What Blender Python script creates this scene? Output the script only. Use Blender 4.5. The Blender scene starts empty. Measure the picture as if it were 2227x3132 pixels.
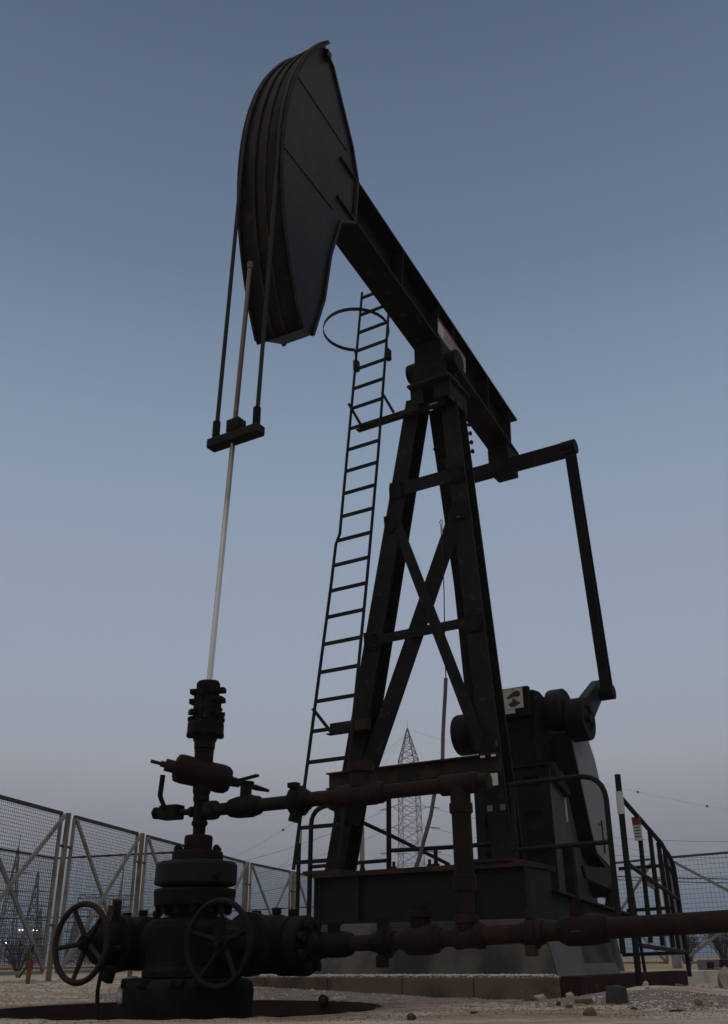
import bpy, bmesh, math, random
from mathutils import Vector, Matrix, Euler
random.seed(7)
R = math.radians
SC = bpy.context.scene
COL = SC.collection

# ------------------------------------------------------------------ camera
cd = bpy.data.cameras.new("camera"); cam = bpy.data.objects.new("camera", cd); COL.objects.link(cam)
cd.sensor_fit = 'VERTICAL'; cd.sensor_height = 36.0; cd.lens = 36 * 2850 / 3132
cd.clip_start = 0.05; cd.clip_end = 20000
PITCH = math.atan(1369 / 2850.0); ROLL = 0.010
cam.matrix_world = Matrix.Translation((0, 0, .25)) @ Matrix.Rotation(math.pi/2 + PITCH, 4, 'X') @ Matrix.Rotation(-ROLL, 4, 'Z')
SC.camera = cam

# ------------------------------------------------------------------ world: dusk sky
w = bpy.data.worlds.new("World"); SC.world = w; w.use_nodes = True
nt = w.node_tree; nt.nodes.clear()
out = nt.nodes.new('ShaderNodeOutputWorld'); bg = nt.nodes.new('ShaderNodeBackground')
tc = nt.nodes.new('ShaderNodeTexCoord'); sep = nt.nodes.new('ShaderNodeSeparateXYZ')
asn = nt.nodes.new('ShaderNodeMath'); asn.operation = 'ARCSINE'
dv = nt.nodes.new('ShaderNodeMath'); dv.operation = 'DIVIDE'; dv.inputs[1].default_value = math.pi/2
ramp = nt.nodes.new('ShaderNodeValToRGB'); ramp.color_ramp.interpolation = 'EASE'
def lin(c):
    return tuple(((x/255)/12.92 if x/255 <= .04045 else ((x/255+.055)/1.055)**2.4) for x in c) + (1,)
stops = [(0.0, (56, 78, 98)), (1.0, (76, 96, 114)), (3.2, (102, 117, 131)), (5.2, (130, 135, 147)), (7.2, (144, 147, 158)), (10.5, (158, 164, 175)), (15, (154, 165, 182)), (27, (137, 154, 176)), (40, (104, 121, 147)), (54, (80, 97, 120)), (90, (56, 72, 95))]
els = ramp.color_ramp.elements
while len(els) > 1: els.remove(els[-1])
els[0].position = 0; els[0].color = lin(stops[0][1])
for e, c in stops[1:]:
    n = els.new(min(1, e/90)); n.color = lin(c)
ramp.color_ramp.interpolation = 'LINEAR'
L = nt.links
L.new(tc.outputs['Generated'], sep.inputs[0]); L.new(sep.outputs['Z'], asn.inputs[0]); L.new(asn.outputs[0], dv.inputs[0])
L.new(dv.outputs[0], ramp.inputs[0])
# physical twilight sky adds the afterglow of the sun that has set behind the camera
sky = nt.nodes.new('ShaderNodeTexSky'); sky.sky_type = 'NISHITA'; sky.sun_disc = False
sky.sun_elevation = R(-1.5); sky.sun_rotation = R(205); sky.altitude = 0; sky.dust_density = 1.5
bg2 = nt.nodes.new('ShaderNodeBackground'); bg2.inputs[1].default_value = 0.05
add = nt.nodes.new('ShaderNodeAddShader')
bg.inputs[1].default_value = 1.0
L.new(ramp.outputs[0], bg.inputs[0]); L.new(sky.outputs[0], bg2.inputs[0])
L.new(bg.outputs[0], add.inputs[0]); L.new(bg2.outputs[0], add.inputs[1]); L.new(add.outputs[0], out.inputs[0])

# added warm fill, very soft and nearly overhead, to brighten the ground
sd = bpy.data.lights.new("overhead_fill", 'SUN'); overhead_fill = bpy.data.objects.new("overhead_fill", sd); COL.objects.link(overhead_fill)
sd.energy = 1.2; sd.angle = R(110); sd.color = (1.0, .84, .68)
overhead_fill.rotation_euler = (R(14), 0, R(-25))

SC.view_settings.view_transform = 'Standard'; SC.view_settings.look = 'None'
SC.view_settings.exposure = 0; SC.view_settings.gamma = 1; SC.view_settings.use_curve_mapping = False

# ------------------------------------------------------------------ materials
def mat(name, c1, c2=None, c3=None, scale=6, thr=(.45,.62), rough=.6, metal=0, bump=.15, bscale=40, spots=None, stretch=(1,1,1), spec=.09):
    m = bpy.data.materials.new(name); m.use_nodes = True; t = m.node_tree; b = t.nodes['Principled BSDF']
    b.inputs['Roughness'].default_value = rough; b.inputs['Metallic'].default_value = metal
    b.inputs['Specular IOR Level'].default_value = spec
    tcn = t.nodes.new('ShaderNodeTexCoord'); mp = t.nodes.new('ShaderNodeMapping'); mp.inputs['Scale'].default_value = stretch
    t.links.new(tcn.outputs['Object'], mp.inputs[0])
    def noise(s, d=6, r=.6):
        n = t.nodes.new('ShaderNodeTexNoise'); n.inputs['Scale'].default_value = s; n.inputs['Detail'].default_value = d
        n.inputs['Roughness'].default_value = r; t.links.new(mp.outputs[0], n.inputs['Vector']); return n
    cur = None
    if c2 is None: c2 = tuple(x*.75 for x in c1)
    n = noise(scale); rp = t.nodes.new('ShaderNodeValToRGB')
    rp.color_ramp.elements[0].position = thr[0]; rp.color_ramp.elements[1].position = thr[1]
    rp.color_ramp.elements[0].color = (*c1,1); rp.color_ramp.elements[1].color = (*c2,1)
    t.links.new(n.outputs['Fac'], rp.inputs[0]); cur = rp.outputs[0]
    if c3 is not None:
        n2 = noise(scale*3.7, 8, .7); r2 = t.nodes.new('ShaderNodeValToRGB')
        s0, s1 = spots or (.60, .66)
        r2.color_ramp.elements[0].position = s0; r2.color_ramp.elements[1].position = s1
        r2.color_ramp.elements[0].color = (0,0,0,1); r2.color_ramp.elements[1].color = (1,1,1,1)
        mx = t.nodes.new('ShaderNodeMix'); mx.data_type = 'RGBA'
        t.links.new(n2.outputs['Fac'], r2.inputs[0]); t.links.new(r2.outputs[0], mx.inputs[0])
        t.links.new(cur, mx.inputs[6]); mx.inputs[7].default_value = (*c3,1); cur = mx.outputs[2]
    t.links.new(cur, b.inputs['Base Color'])
    if bump:
        n3 = noise(bscale, 5); bp = t.nodes.new('ShaderNodeBump'); bp.inputs['Strength'].default_value = bump
        bp.inputs['Distance'].default_value = .01
        t.links.new(n3.outputs['Fac'], bp.inputs['Height']); t.links.new(bp.outputs[0], b.inputs['Normal'])
    return m
M = {}
M['black'] = mat('black_painted_steel', (.010,.0105,.0095), (.014,.0135,.012), (.045,.025,.015), 4, spots=(.66,.72), rough=.55)
M['beam'] = mat('weathered_black_beam', (.006,.006,.0056), (.011,.0092,.0072), (.040,.022,.013), 2.2, spots=(.585,.66), rough=.6)
M['rustedge'] = mat('rusted_plate_steel', (.020,.017,.0145), (.050,.025,.014), (.011,.010,.010), 5, rough=.8)
M['pipe'] = mat('rusty_oilfield_pipe', (.014,.010,.0085), (.024,.0135,.010), (.010,.008,.0075), 7, rough=.75)
M['well'] = mat('oily_black_wellhead', (.006,.0056,.0052), (.011,.008,.006), (.026,.013,.009), 7, spots=(.59,.68), rough=.7, bump=.7, bscale=55)
M['wellgreen'] = mat('dark_green_flange_paint', (.010,.0135,.013), (.018,.013,.010), (.010,.009,.009), 9, rough=.6)
M['valvered'] = mat('dark_red_valve_body', (.016,.0078,.0068), (.011,.0072,.0064), (.011,.009,.008), 8, rough=.7)
M['wheel'] = mat('worn_handwheel', (.026,.018,.015), (.018,.013,.012), (.05,.028,.02), 12, rough=.6)
M['wheeldark'] = mat('dark_handwheel', (.008,.0074,.0068), (.012,.0085,.007), (.012,.017,.019), 12, rough=.6)
M['grey'] = mat('grey_sheet_steel', (.075,.074,.076), (.058,.058,.060), (.045,.04,.036), 3, spots=(.66,.74), rough=.5, stretch=(1,1,.25))
M['head'] = mat('streaked_dark_steel_plate', (.0080,.0100,.0115), (.0150,.0145,.0140), (.040,.022,.013), 1.6, spots=(.55,.70), rough=.5, stretch=(1,1,.3))
M['greylit'] = mat('lit_grey_sheet_steel', (.17,.172,.18), (.14,.142,.15), (.09,.088,.085), 2.5, spots=(.66,.74), rough=.5, stretch=(1,1,.25))  # light on the belt guard's outer side put into a paler grey
M['blue'] = mat('dark_blue_grey_paint', (.011,.013,.0145), (.009,.010,.011), (.04,.03,.024), 3, spots=(.7,.76), rough=.55)
M['ladder'] = mat('black_ladder_paint', (.011,.0115,.0105), (.015,.015,.0135), (.06,.055,.05), 9, spots=(.73,.77), rough=.6)
M['galv'] = mat('galvanised_steel', (.20,.195,.17), (.145,.14,.12), (.10,.06,.03), 3, spots=(.60,.68), rough=.6, metal=0)
M['galvdark'] = mat('weathered_fence_rail', (.06,.054,.044), (.04,.034,.029), (.06,.032,.02), 4, rough=.7)
M['rustpost'] = mat('rust_streaked_post', (.15,.125,.09), (.105,.075,.047), (.19,.18,.155), 2.2, spots=(.50,.60), rough=.75, stretch=(1,1,.3))
M['wire'] = mat('fence_wire', (.035,.033,.030), (.028,.026,.023), bump=0, rough=.7)
M['rod'] = bpy.data.materials.new('polished_rod_metal'); M['rod'].use_nodes = True
b = M['rod'].node_tree.nodes['Principled BSDF']; b.inputs['Base Color'].default_value = (.56,.50,.42,1); b.inputs['Metallic'].default_value = 1; b.inputs['Roughness'].default_value = .28
rt_ = M['rod'].node_tree; rtc = rt_.nodes.new('ShaderNodeTexCoord'); rsp = rt_.nodes.new('ShaderNodeSeparateXYZ'); rmr = rt_.nodes.new('ShaderNodeMapRange')
rnz = rt_.nodes.new('ShaderNodeTexNoise'); rnz.inputs['Scale'].default_value = 6; rad_ = rt_.nodes.new('ShaderNodeMath'); rad_.operation = 'MULTIPLY_ADD'; rad_.inputs[1].default_value = .8
rt_.links.new(rtc.outputs['Object'], rsp.inputs[0]); rt_.links.new(rtc.outputs['Object'], rnz.inputs['Vector'])
rt_.links.new(rnz.outputs['Fac'], rad_.inputs[0]); rt_.links.new(rsp.outputs['Z'], rad_.inputs[2]); rt_.links.new(rad_.outputs[0], rmr.inputs['Value'])
rmr.inputs['From Min'].default_value = 1.0; rmr.inputs['From Max'].default_value = 2.5
rmx = rt_.nodes.new('ShaderNodeMix'); rmx.data_type = 'RGBA'; rt_.links.new(rmr.outputs[0], rmx.inputs[0]); rmx.inputs[6].default_value = (.60,.54,.45,1); rmx.inputs[7].default_value = (.085,.060,.046,1)
rt_.links.new(rmx.outputs[2], b.inputs['Base Color'])
M['rodold'] = mat('oily_rod_metal', (.10,.07,.055), (.14,.10,.08), rough=.5, metal=.3)
M['hose'] = mat('sandy_grey_hose', (.17,.15,.125), (.13,.115,.10), rough=.8)
M['cable'] = mat('steel_cable', (.03,.03,.03), rough=.7, bump=0)
M['conc'] = mat('stained_concrete', (.10,.09,.078), (.036,.033,.029), (.15,.135,.115), 1.4, thr=(.36,.56), spots=(.66,.72), rough=.9, bump=.35, bscale=25, stretch=(1,1,.45))
M['conclight'] = mat('pale_grey_concrete', (.125,.125,.126), (.10,.10,.10), (.08,.075,.068), 1.8, spots=(.66,.74), rough=.9, bump=.3, bscale=30, stretch=(1,1,.3))
M['kerb'] = mat('brown_concrete_kerb', (.12,.092,.066), (.065,.048,.036), (.16,.125,.09), 3, rough=.9, bump=.5)
M['kerbred'] = mat('dark_red_kerb_paint', (.030,.012,.010), (.018,.012,.010), (.06,.045,.04), 5, rough=.9, bump=.5)
M['pit'] = mat('oil_stained_cellar_steel', (.016,.0095,.008), (.011,.0075,.0065), (.028,.016,.012), 3, rough=.85, bump=.4)
M['white'] = mat('dull_white_paint', (.42,.42,.39), (.36,.35,.32), (.2,.12,.08), 9, spots=(.66,.7), rough=.6)
M['cream'] = mat('cream_decal', (.44,.42,.34), (.40,.38,.31), (.14,.12,.10), 14, spots=(.64,.67), rough=.5, bump=0)
M['ink'] = mat('decal_ink', (.05,.05,.055), rough=.6, bump=0)
M['red'] = mat('faded_red_print', (.16,.035,.032), (.12,.03,.028), rough=.6, bump=0)
M['pink'] = mat('faded_pink_print', (.25,.15,.16), (.3,.25,.25), (.4,.38,.38), 20, rough=.6, bump=0)
M['yellow'] = mat('dull_yellow_paint', (.13,.09,.02), (.08,.06,.02), rough=.6)
M['towerred'] = mat('faded_red_lattice', (.13,.045,.04), (.10,.045,.042), rough=.8, bump=0, scale=.1)
M['towerwhite'] = mat('pale_lattice_steel', (.20,.19,.18), (.17,.165,.155), rough=.8, bump=0, scale=.1)
M['pylon'] = mat('far_grey_steel', (.075,.078,.082), (.085,.088,.09), rough=.8, bump=0, scale=.1)
M['ball'] = mat('red_marker_ball', (.20,.035,.03), rough=.6, bump=0)
M['twig'] = mat('dry_grey_twigs', (.085,.07,.06), (.06,.05,.042), rough=.9, bump=0)
lampm = bpy.data.materials.new('lamp_light'); lampm.use_nodes = True; lb = lampm.node_tree.nodes['Principled BSDF']
lb.inputs['Emission Color'].default_value = (1,.93,.82,1); lb.inputs['Emission Strength'].default_value = 6; M['lamp'] = lampm
def stone(n, c): M[n] = mat(n, c, tuple(x*.72 for x in c), tuple(min(1,x*1.3) for x in c), 9, rough=.9, bump=.5)
stone('pale_stone', (.33,.285,.225)); stone('white_stone', (.42,.40,.36)); stone('yellow_stone', (.36,.28,.17))
stone('brown_stone', (.17,.10,.065)); stone('dark_stone', (.055,.055,.058)); stone('rust_stone', (.09,.035,.028)); stone('grey_stone', (.22,.20,.18))

# ground: sand with damp brown patches
g = bpy.data.materials.new('sandy_ground'); g.use_nodes = True; t = g.node_tree; pb = t.nodes['Principled BSDF']
pb.inputs['Roughness'].default_value = 1; pb.inputs['Specular IOR Level'].default_value = .1
tcg = t.nodes.new('ShaderNodeTexCoord')
def gn(scale, det, rg=.6):
    n = t.nodes.new('ShaderNodeTexNoise'); n.inputs['Scale'].default_value = scale; n.inputs['Detail'].default_value = det; n.inputs['Roughness'].default_value = rg
    t.links.new(tcg.outputs['Object'], n.inputs['Vector']); return n
def gr(node, a, b, ca, cb):
    r = t.nodes.new('ShaderNodeValToRGB'); r.color_ramp.elements[0].position = a; r.color_ramp.elements[1].position = b
    r.color_ramp.elements[0].color = (*ca,1); r.color_ramp.elements[1].color = (*cb,1); t.links.new(node.outputs['Fac'], r.inputs[0]); return r
def gm(f, a, bcol):
    m_ = t.nodes.new('ShaderNodeMix'); m_.data_type = 'RGBA'; t.links.new(f, m_.inputs[0]); t.links.new(a, m_.inputs[6]); t.links.new(bcol, m_.inputs[7]); return m_
base = gr(gn(1.3, 8), .35, .7, (.46,.415,.34), (.57,.52,.435))
brown = gr(gn(5, 9, .7), .3, .7, (.28,.20,.14), (.42,.33,.245))
mpg = t.nodes.new('ShaderNodeMapping'); mpg.inputs['Scale'].default_value = (.55, 1.7, 1); t.links.new(tcg.outputs['Object'], mpg.inputs[0])
nm_ = gn(.9, 9, .72); t.links.new(mpg.outputs[0], nm_.inputs['Vector'])
msk = gr(nm_, .47, .56, (0,0,0), (1,1,1))
m1 = gm(msk.outputs[0], base.outputs[0], brown.outputs[0])
speck = gr(gn(45, 5, .8), .57, .64, (0,0,0), (1,1,1))
dk = t.nodes.new('ShaderNodeRGB'); dk.outputs[0].default_value = (.10,.07,.05,1)
m2 = gm(speck.outputs[0], m1.outputs[2], dk.outputs[0])
vd = t.nodes.new('ShaderNodeVectorMath'); vd.operation = 'DISTANCE'; vd.inputs[1].default_value = (-1.0, 6.35, 0); t.links.new(tcg.outputs['Object'], vd.inputs[0])
on_ = gn(2.2, 8, .7); oa = t.nodes.new('ShaderNodeMath'); oa.operation = 'MULTIPLY_ADD'; oa.inputs[1].default_value = 1.5; t.links.new(on_.outputs['Fac'], oa.inputs[0]); t.links.new(vd.outputs['Value'], oa.inputs[2])
omr = t.nodes.new('ShaderNodeMapRange'); omr.inputs['From Min'].default_value = 1.95; omr.inputs['From Max'].default_value = 2.35; omr.inputs['To Min'].default_value = .75; omr.inputs['To Max'].default_value = 0
t.links.new(oa.outputs[0], omr.inputs['Value'])
oc = t.nodes.new('ShaderNodeRGB'); oc.outputs[0].default_value = (.13,.085,.06,1)
fd_ = t.nodes.new('ShaderNodeVectorMath'); fd_.operation = 'LENGTH'; t.links.new(tcg.outputs['Object'], fd_.inputs[0])
fmr = t.nodes.new('ShaderNodeMapRange'); fmr.inputs['From Min'].default_value = 19; fmr.inputs['From Max'].default_value = 27; t.links.new(fd_.outputs['Value'], fmr.inputs['Value'])
yc = gr(gn(.25, 7, .65), .35, .65, (.38,.27,.16), (.27,.20,.13))
my = gm(fmr.outputs[0], m2.outputs[2], yc.outputs[0])
m3 = gm(omr.outputs[0], my.outputs[2], oc.outputs[0])
t.links.new(m3.outputs[2], pb.inputs['Base Color'])
bn = gn(35, 9, .75); bpn = t.nodes.new('ShaderNodeBump'); bpn.inputs['Strength'].default_value = .8; bpn.inputs['Distance'].default_value = .02
t.links.new(bn.outputs['Fac'], bpn.inputs['Height']); t.links.new(bpn.outputs[0], pb.inputs['Normal'])
M['ground'] = g

# ------------------------------------------------------------------ mesh builder
class MB:
    def __init__(s): s.v = []; s.f = []; s.sm = []
    def add(s, vs, fs, smooth=False):
        o = len(s.v); s.v += [tuple(v) for v in vs]; s.f += [tuple(i+o for i in f) for f in fs]; s.sm += [smooth]*len(fs); return s
    def box(s, c, d, rot=None):
        m = Euler(rot).to_matrix() if rot is not None else None
        vs = []
        for z in (-.5,.5):
            for y in (-.5,.5):
                for x in (-.5,.5):
                    p = Vector((x*d[0], y*d[1], z*d[2]))
                    if m: p = m @ p
                    vs.append(p + Vector(c))
        return s.add(vs, [(0,2,3,1),(4,5,7,6),(0,1,5,4),(2,6,7,3),(0,4,6,2),(1,3,7,5)])
    def bb(s, x0, x1, y0, y1, z0, z1): return s.box(((x0+x1)/2,(y0+y1)/2,(z0+z1)/2), (x1-x0, y1-y0, z1-z0))
    def frame(s, a, b, up=(0,0,1)):
        a = Vector(a); b = Vector(b); d = (b-a).normalized(); u = Vector(up)
        if abs(d.dot(u)) > .98: u = Vector((0,1,0))
        x = d.cross(u).normalized(); y = x.cross(d).normalized(); return a, b, x, y
    def ext(s, a, b, prof, up=(0,0,1), smooth=False):
        a, b, x, y = s.frame(a, b, up); n = len(prof)
        vs = [a + x*p[0] + y*p[1] for p in prof] + [b + x*p[0] + y*p[1] for p in prof]
        s.add(vs, [(i, (i+1) % n, n+(i+1) % n, n+i) for i in range(n)], smooth)
        s.add(vs, [tuple(range(n))[::-1], tuple(range(n, 2*n))]); return s
    def bar(s, a, b, w_, h_, up=(0,0,1)): return s.ext(a, b, [(-w_/2,-h_/2),(w_/2,-h_/2),(w_/2,h_/2),(-w_/2,h_/2)], up)
    def cyl(s, a, b, r, n=16, r2=None):
        a, b, x, y = s.frame(a, b); r2 = r if r2 is None else r2
        vs = [a + (x*math.cos(2*math.pi*i/n) + y*math.sin(2*math.pi*i/n))*r for i in range(n)]
        vs += [b + (x*math.cos(2*math.pi*i/n) + y*math.sin(2*math.pi*i/n))*r2 for i in range(n)]
        s.add(vs, [(i, (i+1) % n, n+(i+1) % n, n+i) for i in range(n)], True)
        s.add(vs, [tuple(range(n))[::-1], tuple(range(n, 2*n))]); return s
    def turn(s, a, b, prof, n=20):
        """stacked rings: prof = [(t along a->b in metres, radius)]"""
        a, b, x, y = s.frame(a, b); d = (b-a).normalized(); o = []
        for t_, r in prof:
            o += [a + d*t_ + (x*math.cos(2*math.pi*i/n) + y*math.sin(2*math.pi*i/n))*r for i in range(n)]
        for k in range(len(prof)-1):
            s.add(o[k*n:(k+2)*n], [(i, (i+1) % n, n+(i+1) % n, n+i) for i in range(n)], True)
        s.add(o[:n], [tuple(range(n))[::-1]]); s.add(o[-n:], [tuple(range(n))]); return s
    def tube(s, pts, r, n=10, closed=False):
        pts = [Vector(p) for p in pts]; N = len(pts); rings = []
        prev = None
        for i, p in enumerate(pts):
            if closed: d = pts[(i+1) % N] - pts[i-1]
            else: d = pts[min(i+1, N-1)] - pts[max(i-1, 0)]
            d.normalize()
            if prev is None:
                u = Vector((0,0,1)) if abs(d.z) < .9 else Vector((0,1,0)); x = d.cross(u).normalized()
            else: x = (prev - d*prev.dot(d)).normalized()
            prev = x; y = d.cross(x)
            rr = r[i] if isinstance(r, (list, tuple)) else r
            rings += [p + (x*math.cos(2*math.pi*k/n) + y*math.sin(2*math.pi*k/n))*rr for k in range(n)]
        F = []
        for i in range(N if closed else N-1):
            j = (i+1) % N
            F += [(i*n+k, i*n+(k+1) % n, j*n+(k+1) % n, j*n+k) for k in range(n)]
        s.add(rings, F, True)
        if not closed: s.add(rings, [tuple(range(n))[::-1], tuple(range((N-1)*n, N*n))])
        return s
    def prism(s, poly, axis, a0, a1):
        """poly in the two other axes, extruded along axis"""
        def P(p, a):
            return {'x': (a, p[0], p[1]), 'y': (p[0], a, p[1]), 'z': (p[0], p[1], a)}[axis]
        n = len(poly); vs = [P(p, a0) for p in poly] + [P(p, a1) for p in poly]
        return s.add(vs, [tuple(range(n))[::-1], tuple(range(n, 2*n))] + [(i, (i+1) % n, n+(i+1) % n, n+i) for i in range(n)])
    def hbeam(s, a, b, w_, d_, tf=.018, tw=.012, up=(0,0,1)):
        """H section: flanges w_ wide (along x), depth d_ along y (=up)"""
        for k in (-1, 1):
            q = k*(d_/2 - tf/2); s.ext(a, b, [(-w_/2, q-tf/2), (w_/2, q-tf/2), (w_/2, q+tf/2), (-w_/2, q+tf/2)], up)
        q = d_/2 - tf
        return s.ext(a, b, [(-tw/2, -q), (tw/2, -q), (tw/2, q), (-tw/2, q)], up)
    def sphere(s, c, r, n=10, m=6, sc=(1,1,1)):
        vs = [(c[0], c[1], c[2]-r*sc[2])]
        for j in range(1, m):
            a = -math.pi/2 + math.pi*j/m
            for i in range(n):
                q = 2*math.pi*i/n; vs.append((c[0]+r*sc[0]*math.cos(a)*math.cos(q), c[1]+r*sc[1]*math.cos(a)*math.sin(q), c[2]+r*sc[2]*math.sin(a)))
        vs.append((c[0], c[1], c[2]+r*sc[2])); F = [(0, 1+(i+1) % n, 1+i) for i in range(n)]
        for j in range(m-2):
            F += [(1+j*n+i, 1+j*n+(i+1) % n, 1+(j+1)*n+(i+1) % n, 1+(j+1)*n+i) for i in range(n)]
        F += [(1+(m-2)*n+i, 1+(m-2)*n+(i+1) % n, len(vs)-1) for i in range(n)]
        return s.add(vs, F, True)
    def mesh(s, name, m):
        me = bpy.data.meshes.new(name); me.from_pydata(s.v, [], s.f); me.polygons.foreach_set('use_smooth', s.sm); me.update()
        bm = bmesh.new(); bm.from_mesh(me); bmesh.ops.recalc_face_normals(bm, faces=bm.faces); bm.to_mesh(me); bm.free()
        me.materials.append(M[m] if isinstance(m, str) else m); return me
    def build(s, name, m, parent=None, bevel=0, label=None, kind=None):
        o = bpy.data.objects.new(name, s.mesh(name, m)); COL.objects.link(o)
        if parent is not None: o.parent = parent
        if bevel:
            bv = o.modifiers.new('bevel', 'BEVEL'); bv.width = bevel; bv.segments = 2; bv.limit_method = 'ANGLE'; bv.angle_limit = R(50)
        if label: o['label'] = label
        if kind: o['kind'] = kind
        return o
def tag(o, label, cat, group=None):
    o['label'] = label; o['category'] = cat
    if group: o['group'] = group
    return o
def empty(name, loc, rz=0, label=None, cat=None, group=None):
    o = bpy.data.objects.new(name, None); COL.objects.link(o); o.location = loc; o.rotation_euler = (0, 0, rz); o.empty_display_size = .2
    if label: tag(o, label, cat, group)
    return o
def share(name, me, parent, loc=(0,0,0), rot=(0,0,0), scale=(1,1,1), label=None):
    o = bpy.data.objects.new(name, me); COL.objects.link(o); o.parent = parent; o.location = loc; o.rotation_euler = rot; o.scale = scale
    if label: o['label'] = label
    return o

# ------------------------------------------------------------------ frame of the unit: x = across, y = away from the well
AZ = R(31); UX = Vector((math.cos(AZ), -math.sin(AZ), 0)); VX = Vector((math.sin(AZ), math.cos(AZ), 0))
W = Vector((-1.064, 6.187, 0)); S = 3.86; O = W + VX*S
def wp(u, v, z=0): return O + UX*u + VX*v + Vector((0,0,z))
RZ = -AZ

# ------------------------------------------------------------------ ground with the round well cellar
PR = 1.13
from mathutils import noise as mn
def gh(x, y):
    d = math.hypot(x - W.x, y - W.y); f = min(1, max(0, (d - PR)/.3))
    far = max(0, 1 - max(0, math.hypot(x, y) - 14)/20)
    h = .018*mn.noise(Vector((x*.9, y*.9, 0))) + .010*mn.noise(Vector((x*3.1, y*3.1, 4))) + .006*mn.noise(Vector((x*9, y*9, 9)))
    q = Vector((x, y, 0)) - O; u = q.dot(UX); v = q.dot(VX)
    # gravel banked against the right end of the kerb
    h += .075*math.exp(-((u-2.15)/.45)**2 - ((v+1.6)/.55)**2) + .03*math.exp(-((u-3.2)/.8)**2 - ((v+1.2)/.6)**2)
    h += .05*math.exp(-((v+1.95)/.22)**2)*max(0, min(1, (0.6-u)/1.5))*(1 if u > -2.5 else 0)
    h += .035*math.exp(-((x+3.2)/.9)**2 - ((y-9.5)/1.3)**2)
    # never rise towards the lens
    near = max(0, min(1, (y - 4.3)/1.0))
    return h*f*far*near - .0005
radii = [PR]
while radii[-1] < 9: radii.append(radii[-1] + .035 + (radii[-1]-PR)*.012)
while radii[-1] < 600: radii.append(radii[-1]*1.16)
NA = 300; gv = []; gf = []
for r in radii:
    for i in range(NA):
        a = 2*math.pi*i/NA; x = W.x + r*math.cos(a); y = W.y + r*math.sin(a)
        gv.append((x, y, gh(x, y) + (0.012*mn.noise(Vector((x*8, y*8, 2))) if r == PR else 0)))
for j in range(len(radii)-1):
    gf += [(j*NA+i, (j+1)*NA+i, (j+1)*NA+(i+1) % NA, j*NA+(i+1) % NA) for i in range(NA)]
mb = MB(); mb.add(gv, gf, True); mb.build('ground', 'ground', kind='structure')
mb = MB(); n = 96; vs = []
for z, r in ((.004, PR+.012), (.004, PR-.006), (-.62, PR-.006)):
    vs += [(W.x + r*math.cos(2*math.pi*i/n), W.y + r*math.sin(2*math.pi*i/n), z) for i in range(n)]
mb.add(vs, [(k*n+i, k*n+(i+1) % n, (k+1)*n+(i+1) % n, (k+1)*n+i) for k in range(2) for i in range(n)] + [tuple(range(2*n, 3*n))], True)
mb.build('well_cellar', 'pit', kind='structure')

# kerb round the pump foundation, filled with gravel
mb = MB()
def wbox(mb, u0, u1, v0, v1, z0, z1, seg=14, j=.004):
    long_u = (u1-u0) > (v1-v0)
    for k in range(1):
        c = [(u0,v0),(u1,v0),(u1,v1),(u0,v1)]
        vs = [tuple(wp(a, b_, z0)) for a, b_ in c] + [tuple(wp(a, b_, z1)) for a, b_ in c]
        mb.add(vs, [(3,2,1,0),(4,5,6,7),(0,1,5,4),(1,2,6,5),(2,3,7,6),(3,0,4,7)])
kerbs = empty('kerb', (0,0,0)); kerbs['kind'] = 'structure'
x = -1.55
for ln in (.62,.60,.66,.58,.65):
    m_ = MB(); wbox(m_, x, x+ln-.006, -1.86, -1.72, -.1, .128); m_.build('kerb_stone', 'kerb', kerbs, bevel=.006); x += ln
v = -1.86
for ln in (.7,.75,.7,.72):
    m_ = MB(); wbox(m_, x+.002, x+.142, v, v+ln-.006, -.1, .135); m_.build('kerb_stone', 'kerbred', kerbs, bevel=.006, label='dark red painted kerb stone'); v += ln
mb = MB(); wbox(mb, -1.55, x, -1.72, 3.2, -.05, .112); mb.build('gravel_bed', 'ground', kind='structure')

# ------------------------------------------------------------------ loose gravel (uncountable)
def gravel(name, spots, label, m):
    base = [Vector(p) for p in ((1,0,0),(-1,0,0),(0,1,0),(0,-1,0),(0,0,.7),(0,0,-.7))]
    tri = [(0,2,4),(2,1,4),(1,3,4),(3,0,4),(2,0,5),(1,2,5),(3,1,5),(0,3,5)]
    V = []; F = []
    for x_, y_, z_, r_ in spots:
        o_ = len(V); a = random.random()*6.28; ca, sa = math.cos(a), math.sin(a); k1 = random.uniform(.6,1.2); k2 = random.uniform(.5,1)
        for p in base:
            jx = p.x*k1*random.uniform(.7,1.2); jy = p.y*random.uniform(.7,1.2)
            V.append((x_ + r_*(jx*ca - jy*sa), y_ + r_*(jx*sa + jy*ca), z_ + r_*p.z*k2*random.uniform(.7,1.3)))
        F += [tuple(i+o_ for i in f) for f in tri]
    me = bpy.data.meshes.new(name); me.from_pydata(V, [], F); me.update(); me.materials.append(M[m])
    o_ = bpy.data.objects.new(name, me); COL.objects.link(o_); o_['kind'] = 'stuff'; tag(o_, label, 'gravel'); return o_
def vis(x_, y_): return abs(x_) < .42*y_ + .3
A = []; A2 = []; B = []; C = []
for i in range(26000):      # in front of and on top of the kerb
    u = random.uniform(-2.2, 2.9); v = random.uniform(-3.0, -1.88)
    if u > 1.4 and random.random() < .4: continue
    p = wp(u, v)
    if (p-W).length < PR+.02 or not vis(p.x, p.y): continue
    if random.random() > math.exp(-((v+1.9)/.75)**2): continue
    A.append((p.x, p.y, gh(p.x, p.y)+.002, random.uniform(.006,.014)))
for i in range(9000):
    u = random.uniform(-1.5, 1.4); v = -1.71 + abs(random.gauss(0,.12)); p = wp(u, v)
    if v > -1.4: continue
    A2.append((p.x, p.y, .118 + .022*random.random(), random.uniform(.008,.017)))
gravel('gravel', A, 'grey crushed gravel banked along the concrete kerb', 'grey_stone')
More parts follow.
